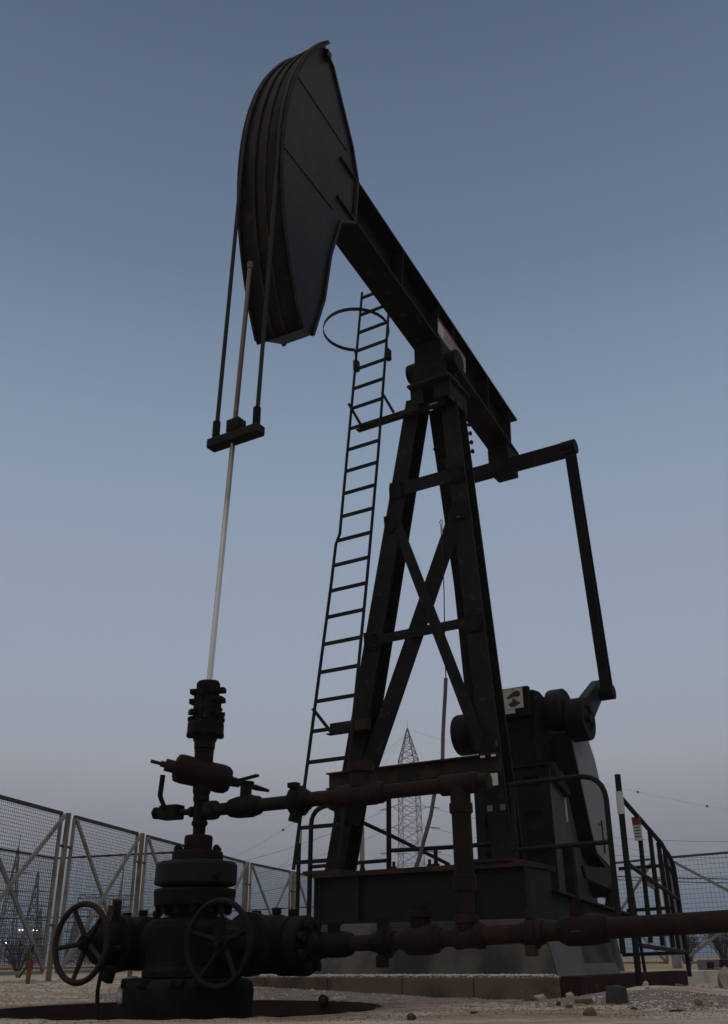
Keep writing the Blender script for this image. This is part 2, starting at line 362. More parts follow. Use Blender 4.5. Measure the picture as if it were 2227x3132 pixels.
gravel('gravel', A2, 'pale gravel lying between the kerb and the foundation', 'white_stone')
for i in range(16000):      # sparse grit over the sand
    y_ = random.uniform(4.7, 7.5)**1.0; x_ = random.uniform(-.45,.45)*y_
    if math.hypot(x_-W.x, y_-W.y) < PR+.02: continue
    (B if mn.noise(Vector((x_*.8, y_*.8, 3))) > -.1 else C).append((x_, y_, gh(x_, y_), random.choice((.002,.0025,.003,.004,.005,.007))))
for i in range(9000):
    y_ = random.uniform(7.5, 17); x_ = random.uniform(-.45,.45)*y_
    q = Vector((x_, y_, 0))-O; u = q.dot(UX); v = q.dot(VX)
    if -1.7 < u < 1.8 and v > -1.95: continue
    C.append((x_, y_, gh(x_, y_), random.uniform(.008,.028)))
gravel('dark_grit', B, 'fine brown grit scattered over the sandy ground', 'brown_stone')
gravel('pale_grit', C, 'pale pebbles scattered over the sand towards the fence', 'pale_stone')

# rocks one can tell apart
def rock(x_, y_, sx, sy, sz, m, label, name='rock', cat='rock', rz=None, cube=False, group=None, seed=0):
    rnd = random.Random(seed or int(abs(x_*1000+y_*77)))
    bm = bmesh.new()
    if cube:
        bmesh.ops.create_cube(bm, size=2)
        for v_ in bm.verts: v_.co += Vector((rnd.uniform(-.12,.12), rnd.uniform(-.12,.12), rnd.uniform(-.12,.12)))
        bmesh.ops.bevel(bm, geom=bm.edges[:], offset=.12, segments=1, affect='EDGES')
    else:
        bmesh.ops.create_icosphere(bm, subdivisions=2, radius=1)
        off = rnd.uniform(0,50)
        for v_ in bm.verts:
            v_.co *= 1 + .45*mn.noise(v_.co*1.3 + Vector((off,0,0))) + .15*mn.noise(v_.co*3 + Vector((0,off,0)))
            if v_.co.z < -.5: v_.co.z = -.5
    bmesh.ops.scale(bm, vec=(sx/2, sy/2, sz/2 if cube else sz/1.5), verts=bm.verts)
    me = bpy.data.meshes.new(name); bm.to_mesh(me); bm.free(); me.materials.append(M[m])
    o_ = bpy.data.objects.new(name, me); COL.objects.link(o_)
    o_.location = (x_, y_, gh(x_, y_) + (sz/2*.95 if cube else sz*.33)); o_.rotation_euler = (0, 0, rnd.uniform(0,3) if rz is None else rz)
    tag(o_, label, cat, group); return o_
rock(1.76, 8.30, .17, .12, .07, 'white_stone', 'long pale rock lying against the right end of the brown kerb')
rock(1.89, 8.42, .09, .07, .05, 'white_stone', 'small white rock just right of the long pale one by the kerb')
rock(2.08, 8.30, .12, .08, .055, 'white_stone', 'flat white rock left of the foot of the black guard post')
rock(2.2, 8.45, .05, .05, .055, 'rust_stone', 'small dark red stone touching the guard post foot')
rock(1.67, 7.75, .09, .07, .035, 'brown_stone', 'flat brown stone in front of the long pale rock')
rock(1.45, 6.15, .095, .09, .10, 'dark_stone', 'square dark charcoal block standing alone on the sand', name='stone_block', cat='block', cube=True, rz=.35)
rock(1.27, 6.22, .095, .05, .03, 'brown_stone', 'flat reddish brown brick fragment left of the charcoal block', name='brick_fragment', cat='brick', cube=True, rz=.1)
rock(1.06, 5.08, .075, .06, .035, 'brown_stone', 'rounded brown stone nearest the camera on the right')
rock(1.09, 6.05, .03, .03, .025, 'rust_stone', 'tiny dark rusty stone between the yellowish rock and the brick fragment')
rock(1.34, 7.01, .06, .05, .035, 'pale_stone', 'small tan stone midway between kerb end and brick fragment')
rock(1.10, 6.75, .12, .07, .04, 'yellow_stone', 'pale yellowish rock left of the brick fragment')
rock(1.94, 7.33, .045, .045, .045, 'yellow_stone', 'small yellow stone right of the charcoal block')
rock(1.83, 6.88, .035, .03, .02, 'white_stone', 'tiny white stone below the small yellow stone')
rock(2.21, 7.45, .12, .07, .04, 'brown_stone', 'low brown and pale rock to the right of the guard post')
rock(1.83, 5.85, .05, .04, .04, 'brown_stone', 'small pointed brown stone near the right edge of the sand')
rock(1.97, 6.02, .04, .04, .035, 'yellow_stone', 'yellow stone beside the pointed brown stone')
rock(1.86, 5.65, .03, .03, .022, 'white_stone', 'white pebble just below the yellow stone at the right')
rock(2.99, 8.72, .15, .16, .16, 'pale_stone', 'big pale boulder cut by the right edge of the picture')
rock(1.10, 5.81, .04, .04, .02, 'brown_stone', 'flat rusty pebble under the brick fragment')
rock(.20, 4.98, .045, .04, .028, 'dark_stone', 'dark stone nearest the camera in the middle of the sand')
rock(-.19, 6.95, .10, .06, .035, 'pale_stone', 'tan lump right of the short pipe end')
rock(1.02, 6.66, .13, .06, .02, 'dark_stone', 'flat dark stone under the yellowish rock')
rock(1.55, 5.35, .07, .03, .012, 'dark_stone', 'thin dark chip on the sand near the right corner')
rock(1.41, 5.62, .035, .03, .012, 'rust_stone', 'thin rusty chip below the charcoal block')
rock(.52, 5.25, .05, .03, .012, 'dark_stone', 'thin dark chip on the sand right of the well cellar')
# pipe end
pe = empty('pipe_stub', (-.305, 7.0, 0), 0, 'short black end of a buried pipe poking out behind the cellar rim', 'pipe')
mb = MB(); mb.tube([(0,-.02,.014),(0,.25,.0)], .030, 14); mb.build('pipe', 'pipe', pe)
mb = MB(); mb.cyl((0,-.024,.014),(0,-.0215,.014), .021, 14); mb.build('bore_shade', 'ink', pe)  # flat ink-coloured disc on the closed end stands in for the shaded bore

# ------------------------------------------------------------------ concrete foundation
fd = empty('concrete_foundation', tuple(O), RZ, 'stained concrete foundation block with battered sides under the pump jack', 'foundation')
def batter(mb, bot, top, z0, z1, mid=None):
    vs = [(a, b_, z0) for a, b_ in bot] + [(a, b_, z1) for a, b_ in top]
    mb.add(vs, [(3,2,1,0),(4,5,6,7),(0,1,5,4),(1,2,6,5),(2,3,7,6),(3,0,4,7)])
mb = MB()
batter(mb, [(-1.25,-1.45),(1.40,-1.45),(1.40,.1),(-1.25,.1)], [(-.99,-1.32),(1.27,-1.32),(1.27,.02),(-.99,.02)], .05, .40)
batter(mb, [(-.988,-1.318),(1.268,-1.318),(1.268,.02),(-.988,.02)], [(-.95,-1.30),(1.20,-1.30),(1.15,-.35),(-.95,.0)], .40, .524)
mb.build('block', 'conc', fd, bevel=.012)
mb = MB(); mb.add([(1.405,-1.44,.05),(1.405,.12,.05),(1.276,.02,.37),(1.276,-1.31,.40)], [(0,1,2,3)]);
mb.add([(1.4,-1.44,.05),(1.4,.12,.05),(1.271,.02,.37),(1.271,-1.31,.40)], [(0,1,2,3)]); mb.build('side_face', 'conclight', fd, label='pale grey side face')  # side face coloured paler than the rest of the block
mb = MB(); batter(mb, [(-.80,.03),(.72,.03),(.62,2.7),(-.80,2.7)], [(-.72,.03),(.66,.03),(.56,2.66),(-.72,2.66)], .05, .5); mb.build('rear_block', 'conc', fd, bevel=.01)

# ------------------------------------------------------------------ pump jack
pj = empty('pump_jack', tuple(O), RZ, 'black beam pump jack with raised horsehead, A-frame post, ladder and gearbox', 'pump jack')
# base: deep welded front beam and side skids
mb = MB()
mb.bb(-.88,1.14,-1.27,-.62,.905,.945)      # cap plate
mb.build('cap_plate', 'rustedge', pj)
mb = MB(); mb.bb(-.86,1.12,-1.20,-1.18,.55,.905); mb.bb(-.86,1.12,-.72,-.70,.55,.905); mb.bb(-.87,1.13,-1.25,-.64,.526,.55)
mb.bb(-.86,-.84,-1.179,-.721,.55,.905); mb.bb(1.10,1.12,-1.179,-.721,.55,.905)
mb.build('base_beam', 'black', pj)
st = MB(); st.bb(0,.016,0,.06,0,.354)
sme = st.mesh('stiffener', 'rustedge')
for x_ in (-.875,-.44,.62,1.115): share('stiffener', sme, pj, (x_, -1.262, .5505))
# raised pad under the right foot, washers, anchor bolts
mb = MB(); mb.bb(.56,1.02,-1.29,-.72,.947,.975); mb.build('foot_pad', 'rustedge', pj)
mb = MB(); mb.bb(-1.03,-.62,-1.22,-.72,.947,.972); mb.build('foot_pad', 'rustedge', pj)
ab = MB(); ab.cyl((0,0,0),(0,0,.07),.014,8); ab.cyl((0,0,0),(0,0,.03),.028,6); abm = ab.mesh('anchor_bolt','pipe')
for x_, y_ in ((-.7,-1.16),(-.62,-.85),(.60,-1.22),(.98,-1.2),(.6,-.8),(-.15,-1.1),(.2,-1.1)): share('anchor_bolt', abm, pj, (x_, y_, .974 if abs(x_)>.3 else .946))
for sx in (-1,1):
    mb = MB()
    yy0, yy1 = -.69, 1.75
    xo = 1.08 if sx > 0 else -.84
    vs = []
    for (y_, zt) in ((yy0,.74),(.9,.64),(yy1,.60)):
        vs += [(xo-.012,y_,.53),(xo+.012,y_,.53),(xo+.012,y_,zt),(xo-.012,y_,zt)]
    mb.add(vs, [(3,2,1,0),(8,9,10,11)] + [(k*4+i, k*4+(i+1)%4, k*4+4+(i+1)%4, k*4+4+i) for k in range(2) for i in range(4)])
    for (a_, b_) in (((xo,yy0,.75),(xo,.9,.65)), ((xo,.9,.65),(xo,yy1,.61))): mb.ext(a_, b_, [(-.09,-.009),(.09,-.009),(.09,.009),(-.09,.009)])
    mb.bb(xo-.09,xo+.09,yy0,yy1,.506,.529)
    mb.build('skid_beam', 'blue', pj)
# samson post legs
def leg(a, b_, up, w_=.20, d_=.23):
    mb = MB(); mb.hbeam(a, b_, w_, d_, .018, .012, up); return mb.build('leg', 'beam', pj)
tl = (-.20,-.19,6.19); tr = (.24,-.19,6.19); bl = (-.895,-.80,.97); br = (.80,-.80,.975)
leg(bl, tl, (0,-1,0)); leg(br, tr, (0,-1,0))
leg((.0,1.15,.75), (.03,-.06,6.1), (0,-1,0), .22, .2)
def on_leg(z, left, off=0):
    a, b_ = (bl, tl) if left else (br, tr); f = (z-a[2])/(b_[2]-a[2])
    return Vector((a[0]+(b_[0]-a[0])*f, a[1]+(b_[1]-a[1])*f - .125 - off, z))
# base plates of legs
for p in (bl, br):
    mb = MB(); mb.bb(p[0]-.16,p[0]+.14,-.98,-.62,.974,.99); mb.build('foot_plate', 'rustedge', pj)
    mb = MB(); mb.add([(p[0]+.02,-.96,.99),(p[0]+.02,-.93,1.13),(p[0]+.12,-.93,.99)], [(0,1,2),(2,1,0)])
# cross bars: angle irons
def angle_bar(name, a, b_, h_, m_='beam', flange=.06):
    a = Vector(a); b_ = Vector(b_); mb = MB()
    mb.bar(a, b_, .012, h_); mb.bar(a+Vector((0,flange/2-.006,h_/2+.004)), b_+Vector((0,flange/2-.006,h_/2+.004)), flange, .010)
    return mb.build(name, m_, pj)
a = on_leg(4.97, True, .01); b_ = on_leg(4.97, False, .01); angle_bar('cross_bar', a+Vector((-.10,0,0)), b_+Vector((.10,0,0)), .15)
a = on_leg(3.2, True, .02); b_ = on_leg(3.2, False, .02); angle_bar('cross_bar', a+Vector((.06,0,0)), b_+Vector((.03,0,0)), .09)
# braces
mb = MB(); mb.bar(on_leg(4.62,True,.022)+Vector((.03,0,0)), on_leg(1.95,False,.022)+Vector((-.06,0,0)), .012, .13, (0,0,1)); mb.build('diagonal_brace','beam',pj)
mb = MB(); mb.bar(on_leg(4.55,False,-.004)+Vector((-.02,0,0)), on_leg(1.4,True,-.004)+Vector((.10,0,0)), .012, .17, (0,0,1)); mb.build('diagonal_brace','beam',pj)
nb = MB(); nb.cyl((0,-.012,0),(0,0,0),.016,6); nb.cyl((0,-.022,0),(0,0,0),.008,6); nbm = nb.mesh('nut','pipe')
for zq, left in ((4.97,True),(4.97,False),(3.2,True),(3.2,False),(4.55,True),(4.5,False),(1.95,False),(1.5,True)):
    p = on_leg(zq, left, .0345); m_ = MB(); m_.box((p.x,p.y,p.z),(.15,.008,.19),(R(7),0,0)); gp_ = m_.build('gusset_plate','beam',pj)
    for dx, dz in ((-.05,-.06),(.05,-.06),(-.05,.06),(.05,.06)): share('nut', nbm, gp_, (p.x+dx, p.y-.004-dz*.12, p.z+dz))
# channel girt low on the frame, in front
mb = MB(); z0 = 1.67
mb.bb(-.80,.93,-1.145,-1.13,z0,z0+.15); mb.bb(-.80,.93,-1.20,-1.146,z0+.137,z0+.15); mb.bb(-.80,.93,-1.20,-1.146,z0,z0+.013); mb.build('channel_girt','rustedge',pj)
for x_ in (.80,.90):
    mb = MB(); mb.bb(x_-.022,x_+.02,-1.208,-1.201,z0+.118,z0+.136); mb.build('patch','white',pj, label='thin white patch on the girt')  # thin white patches near the right end of the girt
# head of the post
mb = MB(); mb.bb(-.15,.39,-.56,.02,6.205,6.235); mb.build('top_plate','rustedge',pj,bevel=.004)
mb = MB(); mb.bb(.34,.352,-.5,-.02,5.95,6.204); mb.bb(-.10,.30,.0,.012,5.9,6.204); mb.build('gusset','beam',pj)
mb = MB(); mb.add([(-.12,-.02,5.65),(.1,-.02,5.25),(.16,-.02,5.25),(.2,-.02,5.65),(-.12,-.005,5.65),(.1,-.005,5.25),(.16,-.005,5.25),(.2,-.005,5.65)], [(0,1,2,3),(7,6,5,4),(0,4,5,1),(1,5,6,2),(2,6,7,3),(3,7,4,0)]); mb.build('gusset','rustedge',pj)
bo = MB(); bo.cyl((0,0,0),(.045,0,0),.011,8); bo.cyl((.015,0,0),(.038,0,0),.026,6); bom = bo.mesh('bolt','pipe')
for k in range(4):
    z_ = 5.75-.128*k; p = on_leg(z_, False); share('bolt', bom, pj, (p.x+.10, p.y+.235, z_))
for z_ in (5.16, 5.27): share('bolt', bom, pj, (.10, -.03, z_), (0,0,R(180)))
for x0_, x1_ in ((-.135,.03),(.17,.375)):
    m_ = MB(); m_.bb(x0_,x1_,-.50,-.485,5.98,6.2045); m_.bb((x0_+x1_)/2-.006,(x0_+x1_)/2+.006,-.4845,-.22,5.98,6.2045); m_.build('cap_bracket','beam',pj)
# saddle bearing
mb = MB(); mb.prism([(-.15,6.236),(.34,6.236),(.30,6.40),(.24,6.47),(-.06,6.47),(-.12,6.40)], 'y', -.48, -.06); mb.build('saddle_bearing','well',pj,bevel=.01)
mb = MB(); mb.cyl((-.24,-.27,6.56),(.40,-.27,6.56),.135,20); mb.cyl((-.26,-.27,6.56),(-.22,-.27,6.56),.10,16); mb.build('pivot_bearing','well',pj)
mb = MB(); mb.prism([(-.10,6.44),(.29,6.44),(.25,6.83),(-.09,6.83)], 'y', -.45, -.09); mb.build('saddle_block','well',pj,bevel=.01)

# the moving beam: local y along the beam (+ towards the tail), tilted head up
TILT = R(6.5); YAW = R(2.1)
BM = Euler((-TILT, 0, YAW)); BMm = BM.to_matrix(); BP = Vector((0,0,6.75))
def wb(p): return BMm @ Vector(p) + BP
def beam_part(mb, name, m_, parent=pj, bevel=0, label=None):
    mb.v = [tuple(wb(p)) for p in mb.v]
    return mb.build(name, m_, parent, bevel=bevel, label=label)
mb = MB(); z0, z1 = .10, .72
for (a_, c_) in ((z0, z0+.025), (z1-.025, z1)): mb.bb(-.17,.17,-2.72,2.28,a_,c_)
mb.bb(-.011,.011,-2.72,2.28,z0+.025,z1-.025)
beamo = beam_part(mb, 'walking_beam', 'beam')
for y_ in (-2.4,-1.3,-.35,.1,1.2,2.0):
    m_ = MB(); m_.bb(-.165,-.0115,y_,y_+.014,z0+.026,z1-.026); m_.bb(.0115,.165,y_,y_+.014,z0+.026,z1-.026); beam_part(m_, 'web_stiffener', 'beam', beamo)
m_ = MB(); m_.bb(.158,.164,-.36,.46,.20,.46); beam_part(m_, 'sign_plate','pink', beamo, label='faded pink and white name plate with unreadable print')
m_ = MB(); m_.bb(.1645,.167,-.36,.46,.43,.46); beam_part(m_, 'sign_border','red', beamo)
m_ = MB(); m_.bb(.1645,.167,-.36,-.20,.22,.40); beam_part(m_, 'sign_band','white', beamo)
# horsehead
RH = 3.77
def arc(r, a0, a1, n): return [(-r*math.cos(R(a0+(a1-a0)*i/n)), r*math.sin(R(a0+(a1-a0)*i/n))) for i in range(n+1)]
prof = arc(RH-.02, -33, 31, 26) + [(-3.02,1.86),(-2.86,1.62),(-2.52,1.12),(-2.36,.73),(-2.36,.09),(-2.62,-.15),(-2.74,-.75),(-2.78,-1.35),(-2.90,-1.88)]
mb = MB(); mb.prism(prof, 'x', .13, .145); beam_part(mb, 'horsehead', 'head')
hh = bpy.data.objects['horsehead']
mb = MB(); mb.prism(prof, 'x', -.145, -.13); beam_part(mb, 'side_plate', 'head', hh)
mb = MB(); ap = arc(RH, -33, 31, 32); ap2 = arc(RH-.018, -33, 31, 32); poly = ap + ap2[::-1]
vs = []; F = []
for i in range(33):
    for (p, q) in ((ap[i], ap2[i]),): vs += [(-.24,*p),(.24,*p),(.24,*q),(-.24,*q)]
for i in range(32):
    F += [(i*4+k, i*4+(k+1)%4, i*4+4+(k+1)%4, i*4+4+k) for k in range(4)]
mb.add(vs, F + [(0,1,2,3),(131,130,129,128)], True); beam_part(mb, 'face_plate', 'beam', hh)
for x_ in (-.235,-.06,.06,.235):       # cable guides welded to the face
    m_ = MB(); m_.tube([(x_, *p) for p in arc(RH+.012, -32.5, 30.5, 32)], .012, 6); beam_part(m_, 'cable_guide', 'rustedge', hh)
mb = MB()
for i in range(26, len(prof)):      # closing strip round the back
    p = prof[i]; q = prof[(i+1) % len(prof)]; mb.add([(-.129,*p),(.129,*p),(.129,*q),(-.129,*q)], [(0,1,2,3)])
beam_part(mb, 'back_plate', 'blue', hh)
for sx in (-1,1):       # rolled edge along the back of both side plates, with a weld seam across
    m_ = MB(); bk = prof[26:]
    for p, q in zip(bk, bk[1:]): m_.bar((sx*.152,*p),(sx*.152,*q),.035,.03)
    beam_part(m_, 'edge_rim', 'head', hh)
    m_ = MB(); m_.tube([(sx*.146,-3.70*math.cos(R(-3)),3.70*math.sin(R(-3))),(sx*.146,-2.75,-.12)],.007,6); beam_part(m_, 'weld_seam', 'beam', hh)
    m_ = MB(); m_.tube([(sx*.146,-3.62,.95),(sx*.146,-2.6,.95)],.007,6); beam_part(m_, 'weld_seam', 'beam', hh)
m_ = MB(); m_.bb(-.20,.20,-3.20,-3.12,1.80,1.90); beam_part(m_, 'cable_anchor','beam',hh)
# bridle
zc = 3.88
cpts = {}
for sx in (-.2,.2):
    pts = [wb((sx, *p)) for p in arc(RH+.016, 30, -6.5, 16)]
    last = pts[-1]
    pts += [Vector((last.x, last.y, last.z)).lerp(Vector((sx*.98+.10, -3.85, zc)), k/3) for k in (1,2,3)]
    m_ = MB(); m_.tube(pts, .017, 8); m_.build('bridle_cable','cable',pj)
mb = MB(); mb.bb(-.145,.345,-3.90,-3.80,zc-.08,zc); mb.build('carrier_bar','beam',pj,bevel=.01)
for x_ in (-.096,.296):
    m_ = MB(); m_.cyl((x_,-3.85,zc),(x_,-3.85,zc+.16),.03,10); m_.build('cable_socket','well',pj)
mb = MB(); mb.bb(.04,.16,-3.90,-3.80,zc+.002,zc+.11); mb.build('rod_clamp','well',pj,bevel=.008)

# polished rod
pr = empty('polished_rod', tuple(wp(0,-3.86,1.9)), RZ, 'long shiny polished rod rising from the stuffing box to the carrier bar', 'rod')
m_ = MB(); m_.cyl((.003,0,.02),(.150,.012,3.55),.0195,16,.0195); m_.build('rod_shaft','rod',pr)
m_ = MB(); m_.cyl((.1495,.012,3.551),(.151,.012,3.61),.026,12); m_.build('rod_coupling','rodold',pr)

# tail bearing, equalizer, pitman arms
tb = wb((0,1.95,.09)); 
mb = MB(); mb.bb(tb.x-.15,tb.x+.15,tb.y-.06,tb.y+.28,tb.z-.42,tb.z-.03); mb.build('tail_bearing','well',pj,bevel=.02)
eqz = tb.z-.26; eqy = tb.y+.08
mb = MB(); mb.bb(-.93,.95,eqy-.07,eqy+.07,eqz-.13,eqz+.05); mb.build('equalizer_bar','beam',pj,bevel=.01)
pin_y, pin_z = 2.38, 3.12; cs_y, cs_z = 1.78, 2.72
for sx in (-1,1):
    x_ = .89*sx
    m_ = MB(); m_.hbeam((x_,eqy,eqz+.06),(x_,pin_y,pin_z),.12,.13,.012,.01,(0,-1,0)); m_.build('pitman_arm','beam',pj)
    m_ = MB(); m_.cyl((sx*.80,pin_y,pin_z),(sx*.97,pin_y,pin_z),.085,16); m_.build('wrist_pin_bearing','well',pj)
    m_ = MB(); m_.cyl((x_-.09,eqy,eqz-.02),(x_+.09,eqy,eqz-.02),.10,16); m_.build('equalizer_pin','well',pj)
    # crank: tapered arm from the shaft through the wrist pin
    d = Vector((0, pin_y-cs_y, pin_z-cs_z)).normalized(); nrm = Vector((0,-d.z,d.y)); c0 = Vector((sx*.72, cs_y, cs_z))
    m_ = MB(); pol = []
    for (t_, h_) in ((-.18,.13),(.1,.16),(.95,.10)): pol.append((t_, h_))
    ring = [c0 + d*t_ + nrm*h_ for t_, h_ in pol] + [c0 + d*t_ - nrm*h_ for t_, h_ in pol[::-1]]
    n_ = len(ring); X = Vector((.055,0,0))
    m_.add([p-X for p in ring]+[p+X for p in ring], [tuple(range(n_)), tuple(range(n_,2*n_))[::-1]]+[(i,(i+1)%n_,n_+(i+1)%n_,n_+i) for i in range(n_)])
    m_.build('crank','blue',pj,bevel=.008)
    # round hub / brake drum discs on the crankshaft
    m_ = MB(); m_.turn((sx*.60,cs_y-.02,cs_z-.02),(sx*2,cs_y-.02,cs_z-.02),[(0,.20),(.0,.235),(.02,.245),(.20,.245),(.22,.235),(.22,.16),(.19,.15),(.19,.05),(.25,.05)],32); m_.build('hub_disc','well',pj)
m_ = MB(); m_.turn((.40,1.72,2.83),(2,1.72,2.83),[(0,.23),(.03,.24),(.17,.24),(.19,.22),(.19,.0001)],32); m_.build('brake_drum','blue',pj)
m_ = MB(); m_.cyl((-.6,cs_y,cs_z),(.6,cs_y,cs_z),.075,16); m_.build('crankshaft','well',pj)

# gearbox on its slotted pedestal
mb = MB(); mb.prism([(1.30,2.15),(1.30,2.62),(1.36,2.70),(1.36,3.02),(1.55,3.04),(1.72,3.00),(2.25,2.90),(2.45,2.62),(2.45,2.15)], 'x', -.34, .34); gb = mb.build('gearbox','well',pj,bevel=.02)
mb = MB(); mb.bb(-.30,.325,1.22,1.299,2.70,3.035); mb.build('inspection_cover','well',pj,bevel=.01)
mb = MB(); mb.bb(-.10,.155,1.21,1.219,2.74,3.01); dp = mb.build('instruction_plate','white',pj,label='white printed text plate beside the cream one')
mb = MB(); mb.bb(.04,.262,1.205,1.2185,2.79,3.02); dp = mb.build('instruction_plate','cream',pj,label='cream plate with two dark machine drawings')
def blob(pts, parent):
    m_ = MB(); m_.prism(pts, 'y', 1.2015, 1.2045); return m_.build('drawing','ink',parent)
blob([(.07,2.925),(.15,2.975),(.20,2.99),(.235,2.97),(.235,2.93),(.20,2.915),(.17,2.925),(.08,2.905)], dp)
blob([(.08,2.845),(.11,2.86),(.14,2.885),(.18,2.885),(.20,2.86),(.24,2.85),(.20,2.83),(.16,2.805),(.11,2.815)], dp)
blob([(.13,2.895),(.155,2.91),(.165,2.895),(.15,2.885)], dp)
m_ = MB(); m_.prism([(.13,3.0),(.15,3.012),(.18,3.0)], 'y', 1.2015, 1.2045); m_.build('mark','red',dp)
m_ = MB(); m_.prism([(.13,2.893),(.15,2.903),(.18,2.893)], 'y', 1.1995, 1.2013); m_.build('mark','red',dp)
for i in range(9):
    m_ = MB(); zz = 2.985-.024*i; m_.bb(-.08,-.01+random.uniform(0,.035),1.2065,1.2095,zz,zz+.006); m_.build('text_line','ink',pj)
# pedestal with openings: front face built from strips
mb = MB(); pf = 1.30; X0, X1 = -.45, .45
holes = [(1.90,2.05),(1.50,1.68),(1.12,1.30),(.78,.94)]
zz = [.60] + [h for pair in sorted(holes) for h in pair] + [2.15]
for xa, xb in ((X0,-.34),(-.14,.14),(.34,X1)): mb.bb(xa,xb,pf,pf+.015,.60,2.14)
for i in range(0, len(zz), 2):
    for xa, xb in ((-.34,-.14),(.14,.34)): mb.bb(xa,xb,pf,pf+.015,zz[i],zz[i+1]-.0001 if zz[i+1]==2.15 else zz[i+1])
mb.bb(X0,X1,pf+.0151,2.5,.60,.62); mb.bb(X0-.02,X1+.02,pf-.03,2.55,2.1495,2.149+.02)
ped = mb.build('gearbox_pedestal','blue',pj)
mb = MB(); mb.bb(X1-.0145,X1+.001,pf+.016,2.5,.621,2.148); mb.build('side_sheet','grey',ped,label='grey side sheet of the pedestal')
mb = MB(); mb.bb(X0,X0+.015,pf+.016,2.5,.621,2.148); mb.build('side_sheet','blue',ped)
mb = MB(); mb.bb(X0+.016,X1-.016,1.42,1.43,.621,2.148); mb.build('dark_backing','ink',ped)  # dark sheet close behind the front openings
mb = MB(); mb.bb(X1+.0015,X1+.004,1.72,1.77,1.60,1.86); mb.build('sticker','white',ped,label='narrow white sticker on the grey side sheet')
# belt guard: slanted grey housing behind the right side, and motor below it
gp = [(1.62,2.55),(2.26,2.60),(2.42,2.40),(2.58,2.02),(2.62,1.15),(2.52,1.10),(2.12,1.28),(2.02,1.50)]
mb = MB(); mb.prism(gp, 'x', .40, .62); bgd = mb.build('belt_guard','black',pj,bevel=.01)
mb = MB(); mb.prism([(1.65,2.53),(2.25,2.58),(2.41,2.38),(2.565,2.02),(2.605,1.16),(2.13,1.30),(2.03,1.50)], 'x', .6215, .628); mb.build('guard_sheet','greylit',bgd,label='outer sheet of the belt guard, coloured lighter grey as its lit side')
mb = MB(); mb.tube([(.63,2.30,1.62),(.66,2.30,1.62),(.66,2.30,1.66),(.66,2.30,1.30)],.009,6); mb.build('latch','black',bgd)
mb = MB(); mb.turn((.10,2.40,1.02),(.62,2.40,1.02),[(0,.12),(.03,.17),(.47,.17),(.52,.12)],20); mb.build('motor','pipe',pj)
mb = MB(); mb.bb(.42,.56,1.50,1.58,.70,1.34); mb.build('motor_post','pipe',pj,bevel=.006)
mb = MB(); mb.prism([(1.5,1.12),(2.62,1.16),(2.62,.98),(2.5,.92),(1.58,1.0)],'x',.63,.66); mb.build('motor_mount','blue',pj)
mb = MB(); mb.bar((.645,2.5,1.0),(.645,2.20,.62),.05,.10,(1,0,0)); mb.build('mount_strut','blue',pj)
mb = MB(); mb.prism([(1.34,2.148+.03),(1.34,1.98),(1.75,1.86),(1.75,1.93)],'x',.4525,.52); mb.build('belt_bracket','rustedge',pj)
# ladder on its brackets
lad = MB()
def lp(z): # ladder plane
    return -.42 - (5.95-z)*.138
lf = []
zz = [1.0, 3.9, 4.40, 4.52, 8.22]
uL = [-1.185, -1.055, -1.04, -1.0, -.985]
lad.tube([(uL[i]-.0, lp(z_)-.04, z_) for i, z_ in enumerate(zz)], .017, 8)
ladr = lad.build('ladder','ladder',pj)
m_ = MB(); m_.tube([(-.69,lp(1.0)-.04,1.0),(-.60,lp(3.9)-.04,3.9),(-.565,lp(5.5)-.04,5.5),(-.545,lp(8.22)-.04,8.22)],.017,8); m_.build('side_rail','ladder',ladr)
def uu(z, pts):
    for (z0_,u0),(z1_,u1) in zip(pts, pts[1:]):
        if z0_ <= z <= z1_: return u0+(u1-u0)*(z-z0_)/(z1_-z0_)
Lp = list(zip(zz,uL)); Rp = [(1.0,-.69),(3.9,-.60),(5.5,-.565),(8.22,-.545)]
z_ = 1.06; k = 0
while z_ < 8.22:
    m_ = MB(); m_.bar((uu(z_,Lp),lp(z_)-.04,z_),(uu(z_,Rp),lp(z_)-.04,z_),.026,.034); m_.build('rung','ladder',ladr); z_ += .307
# safety hoop
hz = 7.05; hv = lp(7.2)-.06; cu = -.86; rr = .33; hp = []
hp.append((-.985, hv+.02, 6.95)); hp.append((-1.0, hv-.04, 7.1))
for i in range(17):
    a_ = R(118) + R(304)*i/16
    hp.append((-.765 + .33*math.cos(a_)*1.0, hv - .36 + .36*math.sin(a_), 7.16))
HOOP = []
for i in range(25):
    a_ = R(125) + R(290)*i/24
    HOOP.append((-.78 + .40*math.cos(a_), hv - .33 + .42*math.sin(a_), 7.22))
HOOP = [(-.985, hv+.02, 7.0)] + HOOP + [(-.55, hv+.02, 7.0)]
m_ = MB()
for i in range(len(HOOP)-1):
    m_.bar(HOOP[i], HOOP[i+1], .008, .045)
m_.build('safety_hoop','ladder',ladr)
for x_ in (-.995,-.535):
    m_ = MB(); m_.bb(x_-.03,x_+.03,hv-.02,hv+.06,6.90,7.05); m_.build('hoop_clamp','ladder',ladr,bevel=.01)
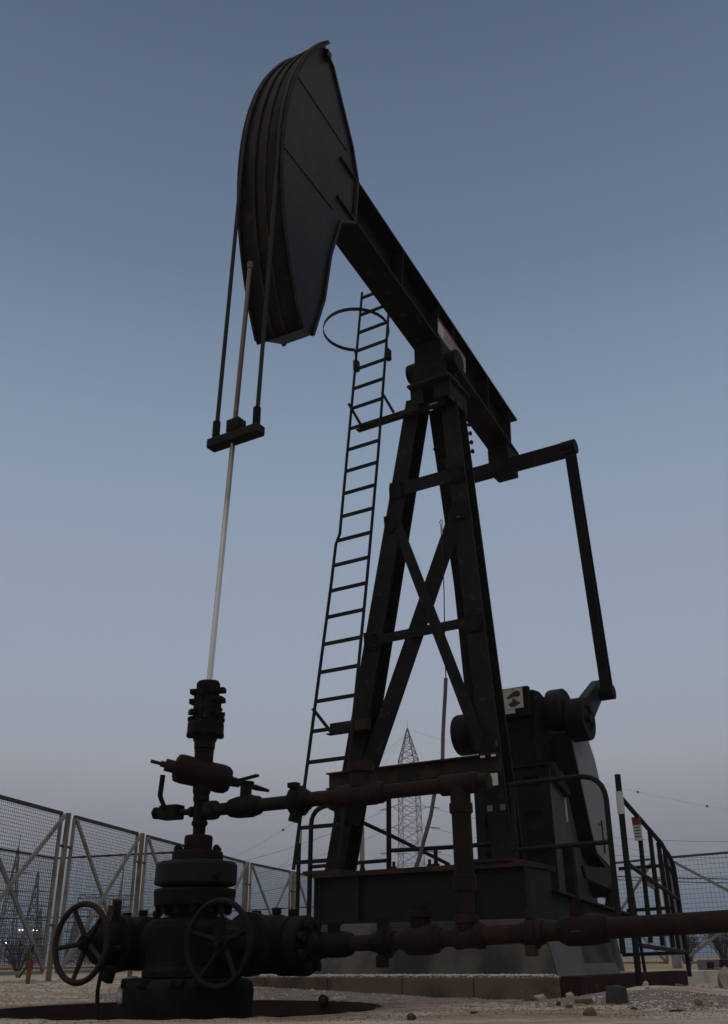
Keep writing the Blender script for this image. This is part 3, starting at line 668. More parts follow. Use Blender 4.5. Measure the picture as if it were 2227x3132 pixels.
# ladder support arms
def arm(z, x0, x1, yv, h_):
    m_ = MB(); m_.bar((x0,yv,z),(x1,yv,z),.012,h_); m_.bar((x0,yv-.035,z-h_/2-.006),(x1,yv-.035,z-h_/2-.006),.08,.010); return m_.build('ladder_arm','rustedge',pj)
arm(6.02,-.93,.25,-.345,.10)
arm(2.33,-1.02,-.55,on_leg(2.33,True).y-.03,.11)
for (x0,x1,za,zb_,yv) in ((-1.03,-.86,6.36,6.0,-.40),(-.56,-.42,6.36,6.05,-.40)):
    m_ = MB(); m_.bar((x0,lp(za)-.05,za),(x1,yv,zb_),.03,.03); m_.build('ladder_strut','ladder',ladr)
m_ = MB(); m_.bar((-1.13,lp(2.5)-.05,2.52),(-.93,-.9,2.26),.03,.03); m_.build('ladder_strut','ladder',ladr)
m_ = MB(); m_.bb(.03,.13,-.353,-.3525,6.0,6.035); m_.build('patch','cream',pj,label='worn pale lettering patch on the top ladder arm')
# pale chipped bands on the right leg
for z_ in (1.98,1.42):
    p = on_leg(z_, False)
    for dx in (-.06,.06):
        m_ = MB(); m_.box((p.x+dx,p.y-.006,z_),(.05,.004,.05),(R(-6.5),0,0)); m_.build('paint_chip','rustpost',pj)
p = on_leg(1.62,False); m_ = MB(); m_.box((.875,-1.155-.055,1.60),(.10,.01,.10)); m_.build('patch','cream',pj,label='cream paint patch at the end of the upper pipe')
m_ = MB(); p = on_leg(4.42,False); m_.bb(p.x-.055,p.x-.015,p.y-.02,p.y-.012,4.42,4.46); m_.build('tag_plate','white',pj,label='small white tag plate on the right leg')

# hanging cable and hose inside the frame
hs = empty('hanging_hose', tuple(O), RZ, 'thin cable ending in a sandy grey hose hanging from a hook inside the A-frame', 'hose')
HV = -.42; p0 = Vector((.235,-.62,4.37))
m_ = MB(); m_.tube([p0+Vector((0,0,.03)),p0+Vector((-.02,0,0)),p0+Vector((.0,0,-.03)),p0+Vector((.02,0,-.0)),p0+Vector((.0,0,.03))],.006,6); m_.cyl(p0+Vector((0,0,-.03)),p0+Vector((0,0,-.14)),.012,8); m_.build('hook','white',hs)
m_ = MB(); m_.tube([(.235,-.62,4.24),(.205,-.57,3.6),(.15,-.50,3.1),(.12,-.45,2.74)],.006,6); m_.build('cable','cable',hs)
m_ = MB(); hp2 = [(.12,-.45,2.76),(.10,-.44,2.6),(.065,-.42,2.40),(.035,-.40,2.21),(.02,-.40,2.0),(-.02,-.4,1.85),(-.079,-.40,1.696),(-.13,-.40,1.48),(-.202,-.40,1.288),(-.26,-.41,1.12),(-.33,-.42,.955)]
m_.tube(hp2,.019,10); m_.build('hose','hose',hs)

# ------------------------------------------------------------------ wellhead (Christmas tree) in the cellar
wh = empty('wellhead', tuple(W), RZ, 'black oily wellhead with big flanges, two handwheels and a stuffing box', 'wellhead')
K = .77   # true radius of the lathed wellhead pieces
def ringbolts(parent, z0, z1, r, n, br, m_='well', a0=0):
    mb = MB(); mb.cyl((0,0,z0),(0,0,z1),br*.6,8); mb.cyl((0,0,z0+.01),(0,0,z0+.04),br,6); mb.cyl((0,0,z1-.04),(0,0,z1-.01),br,6); me = mb.mesh('bolt', m_)
    for i in range(n):
        a_ = a0+2*math.pi*i/n; share('bolt', me, parent, (r*K*math.cos(a_), r*K*math.sin(a_), 0))
Z = (0,0,1)
def vt(prof, name, m_, parent=wh, n=28, x=0, y=0, label=None):
    mb = MB(); mb.turn((x,y,prof[0][0]),(x,y,prof[0][0]+5),[(z-prof[0][0], r*K) for z, r in prof],n); return mb.build(name, m_, parent, label=label)
# base collar, ragged concrete-like lump
mb = MB(); pts = []
nn = 26
for (z, r) in ((-.60,.37),(-.05,.378),(.09,.385),(.135,.375),(.158,.34),(.162,.25)):
    for i in range(nn):
        a_ = 2*math.pi*i/nn; q = 1+.05*mn.noise(Vector((math.cos(a_)*3,math.sin(a_)*3,z*9)))
        pts.append((r*q*math.cos(a_), r*q*math.sin(a_), z + (.012*mn.noise(Vector((a_*3,z,2))) if z > .1 else 0)))
mb.add(pts, [(k*nn+i,k*nn+(i+1)%nn,(k+1)*nn+(i+1)%nn,(k+1)*nn+i) for k in range(5) for i in range(nn)]+[tuple(range(5*nn,6*nn))], True)
mb.build('base_collar','well',wh)
mb = MB()
for k in range(9):
    q = R(184 + k*5.2); mb.sphere((.385*math.cos(q), .385*math.sin(q), .145 - .014*abs(k-2) + .01*math.sin(k*2.3)), .030, 8, 6, (1,1,1.2))
mb.build('mortar_lip','white_stone',wh,label='pale mortar lip on the left shoulder of the base')
mb = MB()
for k in range(7):
    q = R(168 + k*31 + 9*math.sin(k*5)); mb.box((.35*math.cos(q), .35*math.sin(q), .135), (.09,.08,.05), (.1*math.sin(k),.15*math.cos(k),q))
mb.build('concrete_lump','well',wh,bevel=.012)
vt([(.15,.32),(.17,.37),(.20,.37),(.22,.355),(.43,.350),(.468,.335),(.485,.27),(.495,.20),(.575,.195)],'casing_head','well',n=14)
fl1 = vt([(.548,.29),(.556,.315),(.635,.325),(.648,.318),(.655,.27)],'lower_flange','well',n=40)
fl2 = vt([(.664,.27),(.672,.316),(.684,.327),(.785,.327),(.803,.312),(.81,.26)],'upper_flange','wellgreen',n=40)
ringbolts(fl1, .505, .58, .275, 14, .026)
mb = MB(); mb.cyl((.22,-.09,.715),(.285,-.115,.715),.022,10); mb.build('lockdown_screw','well',fl2)
mb = MB(); mb.cyl((-.22,-.05,.70),(-.275,-.06,.70),.022,10); mb.build('lockdown_screw','well',fl2)
bonn = vt([(.806,.20),(.812,.207),(.862,.205),(.872,.19),(.878,.118),(.882,.114),(.955,.115),(.965,.105)],'bonnet_flange','valvered',n=30)
ringbolts(bonn, .83, .905, .168, 8, .024, a0=.2)
vt([(.962,.050),(1.02,.052),(1.03,.066),(1.05,.066),(1.055,.058),(1.17,.058),(1.18,.067),(1.205,.067),(1.21,.056),(1.24,.052)],'pumping_tee','well')
# rod blowout preventer: horizontal ram body
rb = empty('ram', (0,0,0)); bpy.data.objects.remove(rb)
D = Vector((.66, .75, -.20)).normalized()
c0 = Vector((0,0,1.345))
mb = MB(); a_ = c0 - D*.19; mb.turn(a_, c0 + D*.19, [(0,.05),(.002,.064),(.008,.066),(.010,.080),(.022,.088),(.06,.092),(.13,.089),(.25,.089),(.31,.092),(.35,.086),(.375,.066),(.38,.03)],28); bop = mb.build('blowout_preventer','valvered',wh)
vt([(1.40,.07),(1.41,.080),(1.555,.080),(1.565,.085),(1.58,.083),(1.585,.07)],'preventer_neck','valvered',bop)
vt([(1.20,.055),(1.215,.066),(1.235,.075),(1.30,.075)],'preventer_foot','well',bop)
mb = MB(); mb.cyl(c0-D*.18, c0-D*.25, .042, 6); mb.cyl(c0-D*.24, c0-D*.28, .020, 8); mb.tube([c0-D*.27, c0-D*.345],.0115,8); mb.build('ram_screw','wheel',bop)
mb = MB(); mb.cyl(c0+D*.18, c0+D*.25, .036, 6, .028); mb.cyl(c0+D*.24, c0+D*.29, .017, 8); mb.tube([c0+D*.28, c0+D*.36, c0+D*.45],[.014,.019,.010],8); mb.build('ram_screw','valvered',bop)
# stuffing box stack
stf = vt([(1.585,.068),(1.595,.088),(1.665,.090),(1.672,.098),(1.70,.105),(1.718,.112),(1.73,.120)],'stuffing_box_base','valvered')
sf = vt([(1.722,.145),(1.730,.156),(1.785,.156),(1.798,.150),(1.80,.09)],'stuffing_flange','well',n=8)
ringbolts(sf, 1.70, 1.84, .128, 4, .026, a0=R(40))
vt([(1.79,.108),(1.88,.108),(1.90,.115),(1.93,.115),(1.94,.095),(2.03,.090),(2.05,.075)],'packing_body','well',n=18)
for (z_, a_) in ((1.965,R(20)),(2.045,R(200)),(1.865,R(60))):
    mb = MB(); pr_ = []
    dx, dy = math.cos(a_), math.sin(a_)
    mb.bar((-dx*.118,-dy*.118,z_),(dx*.118,dy*.118,z_),.065,.04); mb.turn((0,0,z_-.03),(0,0,5),[(0,.078),(.06,.078)],16); mb.build('gland_plate','well',wh,bevel=.008)
for (x_,y_,za,zb_) in ((-.082,-.03,1.78,2.07),(.085,.03,1.80,2.0),(.02,-.082,1.80,2.02),(-.06,.07,1.8,2.04)):
    mb = MB(); mb.cyl((x_,y_,za),(x_,y_,zb_),.010,8); mb.cyl((x_,y_,zb_-.03),(x_,y_,zb_-.005),.021,6); mb.cyl((x_,y_,za+.08),(x_,y_,za+.10),.021,6); mb.build('gland_stud','well',wh)
for (x_,z_) in ((-.10,1.885),(.105,1.86),(.10,1.96)):
    mb = MB(); mb.cyl((x_*.6,-.03,z_),(x_*1.15,-.03,z_),.020,8); mb.build('side_plug','well',wh)
vt([(2.04,.08),(2.06,.095),(2.075,.103),(2.105,.103),(2.12,.09),(2.122,.03)],'gland_cap','well',n=20)
mb = MB(); mb.box((.055,0,2.09),(.035,.055,.07)); mb.build('cap_clamp','well',wh,bevel=.01)
STK = ['stuffing']
ZM = [(1.44,1.42),(1.585,1.50),(1.73,1.595),(1.80,1.685),(2.12,1.955),(9,9)]
def zmap(z):
    if z <= 1.44: return z
    for (a0,b0),(a1,b1) in zip(ZM, ZM[1:]):
        if z <= a1: return b0+(b1-b0)*(z-a0)/(a1-a0)
done = set()
for o_ in list(wh.children_recursive):
    if o_.name.startswith(('ram_screw','blowout')) or o_.type != 'MESH' or o_.data.name in done: continue
    done.add(o_.data.name)
    if max(v_.co.z for v_ in o_.data.vertices) > 1.5:
        for v_ in o_.data.vertices: v_.co.z = zmap(v_.co.z)
# side outlets, gate valves with handwheels
def wheel(parent, c, r, ax, spin, m_='wheel'):
    m_ = 'wheel' if sum(c) < 0 else 'wheeldark'
    ax = Vector(ax).normalized(); x_ = ax.cross(Vector((0,0,1))).normalized(); y_ = ax.cross(x_)
    c = Vector(c); mb = MB()
    mb.tube([c + (x_*math.cos(2*math.pi*i/40) + y_*math.sin(2*math.pi*i/40))*r for i in range(40)], .0175, 8, closed=True)
    rim = mb.build('handwheel', m_, parent)
    for k in range(5):
        a_ = spin + 2*math.pi*k/5; e = c + (x_*math.cos(a_) + y_*math.sin(a_))*r
        m2 = c - ax*.05; sp = MB(); sp.tube([m2, m2.lerp(e,.5)-ax*.004, e],[.020,.015,.013],6); sp.build('spoke', m_, parent)
    mb = MB(); mb.cyl(c-ax*.075, c-ax*.01, .034, 10); mb.cyl(c-ax*.02, c+ax*.02, .014, 8); mb.build('wheel_hub', m_, parent)
def sidevalve(sx, xc, spin, zc_):
    top = empty('gate_valve', (0,0,0)); top.parent = wh
    mb = MB(); mb.turn((sx*.16,0,zc_),(sx*3,0,zc_),[(0,.13),(.14,.135),(.16,.118),(xc-.36+.06,.118),(xc-.28,.13)],22); mb.build('outlet','well',top)
    mb = MB(); mb.turn((sx*(xc-.15),0,zc_),(sx*3,0,zc_),[(0,.12),(.03,.150),(.06,.155),(.24,.155),(.27,.145),(.30,.12)],22); mb.build('valve_body','well',top)
    mb = MB(); mb.turn((sx*xc,-.06,zc_),(sx*xc,-3,zc_),[(0,.15),(.06,.15),(.07,.165),(.14,.165),(.15,.125),(.23,.12),(.25,.085),(.29,.075),(.30,.045),(.37,.040)],20); mb.build('bonnet','well',top)
    wheel(top, (sx*xc,-.44,zc_), .212, (0,-1,0), spin)
    for (dx,dy,hh_) in ((-.10,.02,.05),(.06,.0,.06),(.16,.02,.05)):
        mb = MB(); mb.cyl((sx*xc+dx,dy,zc_+.12),(sx*xc+dx,dy,zc_+.12+hh_),.024,8); mb.cyl((sx*xc+dx,dy,zc_+.13+hh_-.03),(sx*xc+dx,dy,zc_+.13+hh_),.030,6); mb.build('stud','well',top)
    return top
gl = sidevalve(-1, .475, R(8), .355)
gr_ = sidevalve(1, .565, R(55), .335)
gl['label'] = 'gate valve with rusty handwheel on the left outlet'; gr_['label'] = 'gate valve with dark handwheel on the right outlet'
# extra bits on the left valve
mb = MB(); mb.turn((-.60,0,.355),(-3,0,.355),[(0,.13),(.02,.14),(.10,.14),(.12,.10),(.15,.06)],18); mb.build('blind_cap','well',wh)
mb = MB(); mb.tube([(-.42,-.30,.24),(-.40,-.34,.10),(-.36,-.36,-.06)],.012,8); mb.build('chain_end','well',wh)
mb = MB(); mb.bar((-.50,-.16,.46),(-.47,-.18,.60),.05,.05); mb.bar((-.47,-.22,.56),(-.43,-.30,.30),.035,.03); mb.build('position_bracket','rustedge',wh)
mb = MB(); mb.box((-.36,-.30,.185),(.06,.05,.09),(0,.3,0)); mb.build('padlock','well',wh,bevel=.01)
mb = MB(); mb.turn((-.40,-.26,.325),(-.28,-.26,.325),[(0,.016),(.08,.016)],10); mb.build('blue_tag','blue',wh)
# companion flange on the right
for x0 in (.665,.765):
    mb = MB(); mb.turn((x0,0,.325),(3,0,.325),[(0,.13),(.006,.155),(.08,.155),(.09,.14)],28); mb.build('companion_flange','well',wh)
mb = MB(); mb.cyl((0,0,0),(.27,0,0),.014,8); mb.cyl((0,0,0),(.03,0,0),.028,6); mb.cyl((.24,0,0),(.27,0,0),.028,6); fbm = mb.mesh('flange_bolt','well')
for i in range(8):
    a_ = R(22.5)+2*math.pi*i/8; share('flange_bolt', fbm, wh, (.625,.115*math.cos(a_),.325+.115*math.sin(a_)))
# small needle valve with lever on the left of the tee
nv = empty('needle_valve',(0,0,0)); nv.parent = wh
mb = MB(); mb.cyl((-.05,0,1.115),(-.18,0,1.12),.020,10); mb.cyl((-.05,0,1.115),(-.08,0,1.115),.034,12); mb.build('stem_pipe','well',nv)
mb = MB(); mb.box((-.245,0,1.125),(.15,.09,.09),(0,.02,0)); mb.cyl((-.31,0,1.125),(-.365,0,1.13),.034,10); mb.cyl((-.36,0,1.13),(-.385,0,1.13),.042,6); mb.build('body','well',nv,bevel=.008)
mb = MB(); mb.tube([(-.26,-.05,1.15),(-.285,-.06,1.20),(-.30,-.06,1.23),(-.295,-.055,1.36)],[.014,.016,.018,.018],8); mb.build('lever','well',nv)

# ------------------------------------------------------------------ flow line
fl = empty('flow_line', tuple(W), RZ, 'rusty flow line running from the wellhead to the right and down to the lower header', 'pipe')
zt = 1.112
def hx(prof, name, m_='pipe', z=zt, n=20, label=None, parent=fl, tilt=0.0):
    x0 = prof[0][0]; mb = MB(); mb.turn((x0,0,z),(x0+3,0,z+tilt*3),[(x-x0, r) for x, r in prof],n); return mb.build(name, m_, parent, label=label)
hx([(.06,.058),(.10,.060),(.125,.058),(.13,.04)],'outlet_collar')
hx([(.11,.038),(.27,.038)],'pipe')
cv = hx([(.235,.045),(.25,.055),(.29,.062),(.31,.066),(.41,.068),(.45,.058),(.465,.056),(.48,.045)],'ball_valve','well')
mb = MB(); mb.cyl((.36,0,zt+.05),(.36,0,zt+.14),.036,10); mb.cyl((.36,0,zt+.138),(.36,0,zt+.15),.05,10); mb.build('valve_stem','well',cv)
mb = MB(); mb.bar((.30,-.01,zt+.162),(.47,-.03,zt+.175),.03,.014); mb.build('handle','valvered',cv,label='dark red handle')
hx([(.44,.040),(.73,.040)],'pipe')
un = hx([(.69,.045),(.71,.06),(.73,.085),(.79,.088),(.80,.07),(.83,.06),(.85,.045)],'hammer_union','well')
mb = MB(); mb.box((.76,-.03,zt-.095),(.05,.05,.06),(0,.3,0)); mb.build('lug','well',un)
mb = MB(); mb.box((.76,-.05,zt+.085),(.06,.05,.03)); mb.build('lug','well',un)
hx([(.80,.042),(1.06,.042)],'pipe')
ck = hx([(1.04,.05),(1.06,.062),(1.09,.062),(1.10,.066),(1.30,.066),(1.305,.062),(1.34,.062),(1.36,.05)],'check_valve')
mb = MB(); mb.cyl((1.20,0,zt+.04),(1.20,0,zt+.14),.062,16); mb.cyl((1.20,0,zt+.125),(1.20,0,zt+.18),.082,8); mb.build('valve_bonnet','pipe',ck)
hx([(1.34,.042),(1.76,.042)],'pipe')
te = hx([(1.72,.05),(1.73,.058),(1.78,.058),(1.79,.056),(1.89,.056),(1.90,.058),(1.94,.058),(1.95,.05)],'pipe_tee')
mb = MB(); mb.turn((1.835,0,zt-.02),(1.835,0,-3),[(0,.056),(.08,.056),(.085,.064),(.13,.064),(.14,.053)],20); mb.build('branch','pipe',te)
hx([(1.93,.044),(2.01,.046),(2.012,.03)],'end_plug','pipe')
mb = MB(); mb.turn((1.835,0,.99),(1.835,0,-3),[(0,.053),(.34,.053),(.345,.062),(.42,.062),(.425,.046),(.60,.044)],20); mb.build('riser','pipe',fl)
# lower header: slightly rising to the right
zl = .322; TL = .031
def lx(x): return zl + TL*(x-.9)
def hl(prof, name, m_='pipe', label=None):
    x0 = prof[0][0]; mb = MB(); mb.turn((x0,0,lx(x0)),(x0+3,0,lx(x0+3)),[(x-x0, r) for x, r in prof],20); return mb.build(name, m_, fl, label=label)
hl([(.84,.075),(.89,.07),(.90,.05),(.95,.04)],'reducer','well')
v1 = hl([(.93,.045),(.96,.058),(1.0,.066),(1.09,.066),(1.13,.058),(1.14,.045)],'plug_valve','well')
mb = MB(); mb.cyl((1.02,0,lx(1.02)+.04),(1.02,0,lx(1.02)+.11),.036,12); mb.cyl((1.02,0,lx(1.02)+.105),(1.02,0,lx(1.02)+.135),.028,8,.012); mb.tube([(1.02,0,lx(1.02)+.10),(1.07,0,lx(1.02)+.10)],.006,6); mb.build('valve_stem','well',v1)
hl([(1.12,.040),(1.30,.040)],'pipe')
u1 = hl([(1.265,.045),(1.30,.055),(1.33,.078),(1.37,.082),(1.38,.06),(1.41,.05)],'hammer_union','well')
mb = MB(); mb.box((1.345,-.02,lx(1.34)+.09),(.045,.05,.05)); mb.build('lug','well',u1)
mb = MB(); mb.box((1.345,-.03,lx(1.34)-.095),(.05,.05,.06)); mb.build('lug','well',u1)
hl([(1.38,.041),(1.49,.041)],'pipe')
v2 = hl([(1.46,.05),(1.48,.060),(1.49,.072),(1.52,.076),(1.62,.076),(1.66,.070),(1.665,.058),(1.69,.05)],'check_valve')
mb = MB(); mb.turn((1.565,0,lx(1.56)+.05),(1.565,0,5),[(0,.055),(.05,.058),(.055,.072),(.085,.072),(.09,.055),(.115,.053)],18); mb.build('valve_cap','well',v2)
hl([(1.67,.042),(1.80,.042)],'pipe')
t2 = hl([(1.76,.05),(1.77,.060),(1.80,.060),(1.81,.055),(1.88,.055),(1.89,.062),(1.92,.062),(1.93,.05)],'pipe_tee')
mb = MB(); mb.turn((1.835,0,lx(1.83)+.03),(1.835,0,5),[(0,.053),(.03,.053),(.035,.064),(.07,.064),(.075,.045)],18); mb.build('branch','pipe',t2)
hl([(1.91,.045),(2.18,.045)],'pipe')
u2 = hl([(2.13,.05),(2.16,.055),(2.17,.072),(2.215,.074),(2.22,.06),(2.25,.055)],'hammer_union')
mb = MB(); mb.box((2.19,-.02,lx(2.19)+.09),(.04,.05,.05)); mb.build('lug','rustedge',u2)
mb = MB(); mb.box((2.19,-.03,lx(2.19)-.08),(.05,.05,.05)); mb.build('lug','rustedge',u2)
hl([(2.22,.044),(2.37,.044)],'pipe')
v3 = hl([(2.33,.05),(2.35,.062),(2.37,.070),(2.50,.072),(2.53,.066),(2.545,.066),(2.57,.062),(2.58,.045)],'check_valve','valvered',label='dark red cast check valve')
mb = MB(); mb.cyl((2.43,0,lx(2.43)+.06),(2.43,0,lx(2.43)+.115),.042,8); mb.cyl((2.43,0,lx(2.43)+.11),(2.43,0,lx(2.43)+.15),.018,8); mb.build('valve_cap','valvered',v3)
m_ = MB(); m_.bb(2.41,2.46,-.0745,-.0715,lx(2.44)-.008,lx(2.44)-.005); m_.build('cast_mark','grey',v3)
hl([(2.56,.047),(4.6,.047)],'pipe')

# ------------------------------------------------------------------ guard railings
def rails(name, label, parts, m_='ladder', group=None):
    r = empty(name, tuple(O), RZ, label, 'guard rail', group)
    for nm, pts, rad in parts:
        mb = MB(); mb.tube(pts, rad, 10); mb.build(nm, m_, r)
    return r
def bend(p, c, q, n=6):
    p, c, q = Vector(p), Vector(c), Vector(q); return [tuple((1-t_)**2*p + 2*t_*(1-t_)*c + t_*t_*q) for t_ in [i/n for i in range(n+1)]]
gv_ = -.93
GR = rails('front_guard', 'black bent pipe guard rail in front of the gearbox pedestal', [
  ('top_rail', [(.90,gv_,1.59)] + bend((1.50,gv_,1.60),(1.735,gv_,1.605),(1.738,gv_,1.40)) + [(1.735,gv_,1.2),(1.73,gv_,.85),(1.73,gv_,.27)], .022),
  ('middle_rail', [(.90,gv_,1.06),(1.73,gv_,1.075)], .019),
  ('post', [(.925,gv_,1.58),(.93,gv_,.98)], .022)])
SG = rails('side_guard', 'black pipe guard with sloping rails and a warning sign at the right of the unit', [
  ('post', [(1.845,-.90,1.59),(1.81,-.88,.045)], .025),
  ('top_rail', [(1.845,-.86,1.405),(1.82,.28,1.16)] + bend((1.80,.45,1.12),(1.80,.68,1.06),(1.80,.68,.95)) + [(1.80,.69,.09)], .020),
  ('middle_rail', [(1.83,-.86,.91),(1.80,.68,.715)], .019),
  ('bottom_rail', [(1.80,-.70,.33),(1.80,.68,.285)], .017),
  ('baluster', [(1.835,-.42,1.31),(1.80,-.40,.35)], .020),
  ('baluster', [(1.825,-.08,1.24),(1.80,-.06,.33)], .020),
  ('baluster', [(1.80,.25,1.17),(1.80,.27,.32)], .020),
  ('baluster', [(1.80,.42,1.12),(1.80,.45,.31)], .018)])
m_ = MB(); m_.cyl((1.8415,-.90,1.455),(1.8375,-.899,1.28),.029,12); m_.build('tape_band','white',SG,label='white tape wrapped round the tall post')
m_ = MB(); m_.box((1.825,-.455,1.215),(.07,.004,.19),(0,-.03,0)); sg = m_.build('sign','white',SG,label='small white warning sign with a red top panel')
m_ = MB(); m_.box((1.825,-.4585,1.275),(.066,.003,.062),(0,-.03,0)); m_.build('sign_panel','red',sg)
m_ = MB()
for k in range(4): m_.box((1.825,-.4585,1.225-.024*k),(.050,.003,.007),(0,-.03,0))
m_.build('sign_print','ink',sg)
m_ = MB(); m_.box((1.80,-.14,.805),(.02,.26,.07),(-.13,0,0)); m_.build('clamp','galv',SG,label='bright clamp on the middle rail')
RG = rails('rear_guard', 'black guard rails far behind the right side of the unit', [
  ('top_rail', [(.92,1.9,1.10),(1.40,1.9,1.11)], .018), ('middle_rail', [(.95,1.9,.69),(1.42,1.9,.70)], .018),
  ('bottom_rail', [(.85,1.9,.27),(1.50,1.9,.285)], .018), ('post', [(1.02,1.9,1.1),(1.06,1.9,.1)], .018), ('post', bend((1.40,1.9,1.11),(1.47,1.9,1.1),(1.48,1.9,1.0))+[(1.50,1.9,.1)], .018)])
LG = rails('left_guard', 'black bent pipe guard rail at the foot of the ladder', [
  ('top_rail', [(-.80,0,1.74)] + bend((-1.55,0,1.735),(-1.77,0,1.73),(-1.775,0,1.55)) + [(-1.78,0,1.2),(-1.79,0,.45)], .026),
  ('post', [(-.815,0,1.75),(-.83,0,1.05),(-.83,0,.5)], .026),
  ('middle_rail', [(-1.78,0,1.13),(-.83,0,1.145)], .019),
  ('upper_rail', [(-.82,0,1.235),(-.05,0,1.225),(.6,0,1.235)], .021)])
LG2 = rails('left_side_guard', 'second black guard beside the ladder with a white taped post and a sloping rail', [
  ('post', [(-1.855,-.10,1.52),(-1.865,-.10,.45)], .022),
  ('top_rail', [(-1.55,.02,1.715),(-1.45,1.2,1.52),(-1.35,2.4,1.30)], .022),
  ('post', [(-1.36,2.35,1.3),(-1.36,2.35,.1)], .022)])
m_ = MB(); m_.cyl((-1.855,-.10,1.49),(-1.858,-.10,1.36),.026,12); m_.build('tape_band','white',LG2)
# brake lever stub on base
m_ = MB(); m_.cyl((-.02,-.55,.945),(-.02,-.55,1.03),.034,10); m_.cyl((-.02,-.55,1.03),(-.02,-.55,1.16),.020,8); m_.build('valve_stub','ladder',pj)
m_ = MB(); m_.bb(-.62,.1,-.9,-.5,.946,.956); m_.build('deck_plate','rustedge',pj)

# ------------------------------------------------------------------ fences
def fence_panel(fence, a, b_, h, sp=.05, post=True, postm='rustpost', gap=.21, wr=.0030, frame='galvdark', z0=.12, brace=True, stiles=True, pr=.045):
    a = Vector(a); b_ = Vector(b_); d = (b_-a); Ln = d.length; d.normalize(); nrm = Vector((-d.y, d.x, 0))
    if post:
        mb = MB(); mb.tube([a+Vector((0,0,-.1)), a+Vector((0,0,h+.03))], pr, 10); mb.build('post', postm, fence)
        mb = MB()
        for q in (.32*h, .80*h): mb.bar(a-d*gap+Vector((0,0,q)), a+d*gap+Vector((0,0,q)), .02,.035)
        mb.build('bracket','galvdark',fence)
    p = a + d*gap; q = b_ - d*gap; U0 = Vector((0,0,z0)); U1 = Vector((0,0,h))
    mb = MB()
    mb.bar(p+U1, q+U1, .05, .05); pan = mb.build('fence_panel', frame, fence)
    mb = MB(); mb.bar(p+U0, q+U0, .05, .05); mb.build('bottom_rail','galv',pan)
    for e in ((p, q) if stiles else ()):
        mb = MB(); mb.bar(e+U0+Vector((0,0,.026)), e+U1-Vector((0,0,.026)), .05,.05); mb.build('stile','galv',pan)
    if brace:
        L_ = (q-p).length; m0 = p + d*L_*.52
        o_ = nrm*.03 if nrm.y < 0 else -nrm*.03
        pt = (p+q)/2
        X1 = (p+U1-Vector((0,0,.03)), q+U0+Vector((0,0,.03))); X2 = (q+U1-Vector((0,0,.03)), p+U0+Vector((0,0,.03)))
        for i, (s_, e_) in enumerate((X1, X2)):
            mb = MB(); mb.bar(s_+o_*(1+i*.0)+ (o_*1.1 if i else Vector()), e_+o_+(o_*1.1 if i else Vector()), .035,.06); mb.build('brace','galv',pan)
    # welded wire mesh
    V = []; F = []
    def wirex(s_, e_, off):
        s_ = s_+off; e_ = e_+off; up_ = Vector((0,0,1)) if abs((e_-s_).normalized().z) < .5 else nrm
        x_ = (e_-s_).normalized().cross(up_).normalized()*wr; y_ = up_*wr; o2 = len(V)
        for c in (s_, e_):
            V.extend([c+x_, c+y_, c-x_, c-y_])
        F.extend([(o2+i, o2+(i+1)%4, o2+4+(i+1)%4, o2+4+i) for i in range(4)])
    nz = int((h-z0)/sp); nx = int((q-p).length/sp)
    for i in range(1, nz):
        z_ = Vector((0,0,z0+(h-z0)*i/nz)); wirex(p+z_, q+z_, nrm*0)
    for i in range(1, nx):
        c = p + (q-p)*i/nx; wirex(c+U0, c+U1, nrm*.004)
    mb = MB(); mb.add(V, F, False); mb.build('wire_mesh','wire',pan,kind='stuff')
def fence(name, label, pts, h, **kw):
    f = empty(name, tuple(pts[0]), 0, label, 'fence'); base_ = Vector(pts[0])
    for a, b_ in zip(pts, pts[1:]): fence_panel(f, Vector(a)-base_, Vector(b_)-base_, h, **kw)
    mb = MB(); e = Vector(pts[-1])-base_; mb.tube([e+Vector((0,0,-.1)), e+Vector((0,0,h+.03))], .045, 10); mb.build('post', kw.get('postm','rustpost'), f)
    return f
P0 = [(-5.47,12.85,0),(-4.83,15.69,0),(-4.23,18.41,0),(-3.60,21.2,0),(-2.93,24.22,0),(-2.02,26.98,0),(-1.2,29.8,0)]
fence('mesh_fence', 'rust streaked mesh fence panels with crossed braces running away behind the wellhead', P0, 2.4)
fence('mesh_fence', 'pale mesh fence panels with diagonal braces at the right behind the guard rails', [(10.2,21.0,0),(7.10,24.0,0),(5.45,26.4,0),(3.8,29.0,0)], 2.4, sp=.10, postm='galv', wr=.003)
fence('mesh_fence', 'farther mesh fence seen through the left fence with a dark rusty top rail', [(-10.6,22.8,0),(-9.9,25.9,0),(-9.15,28.9,0),(-6.9,28.1,0),(-4.9,27.4,0)], 3.0, brace=False, postm='galv', frame='rustedge', sp=.06, wr=.0026, gap=.02, stiles=False, pr=.02)
# tall white post between the frame legs
o_ = MB(); o_.tube([(0,0,0),(0,0,2.75)], .05, 10); q = o_.build('post','galv'); q.location = (-.11,20.5,0); tag(q,'pale steel post standing alone behind the pump base','post')
o_ = MB(); o_.tube([(0,0,0),(0,0,2.45)], .11, 12); q = o_.build('post','galv'); q.location = (7.02,23.6,0); tag(q,'thick pale grey post at the near joint of the right fence','post')

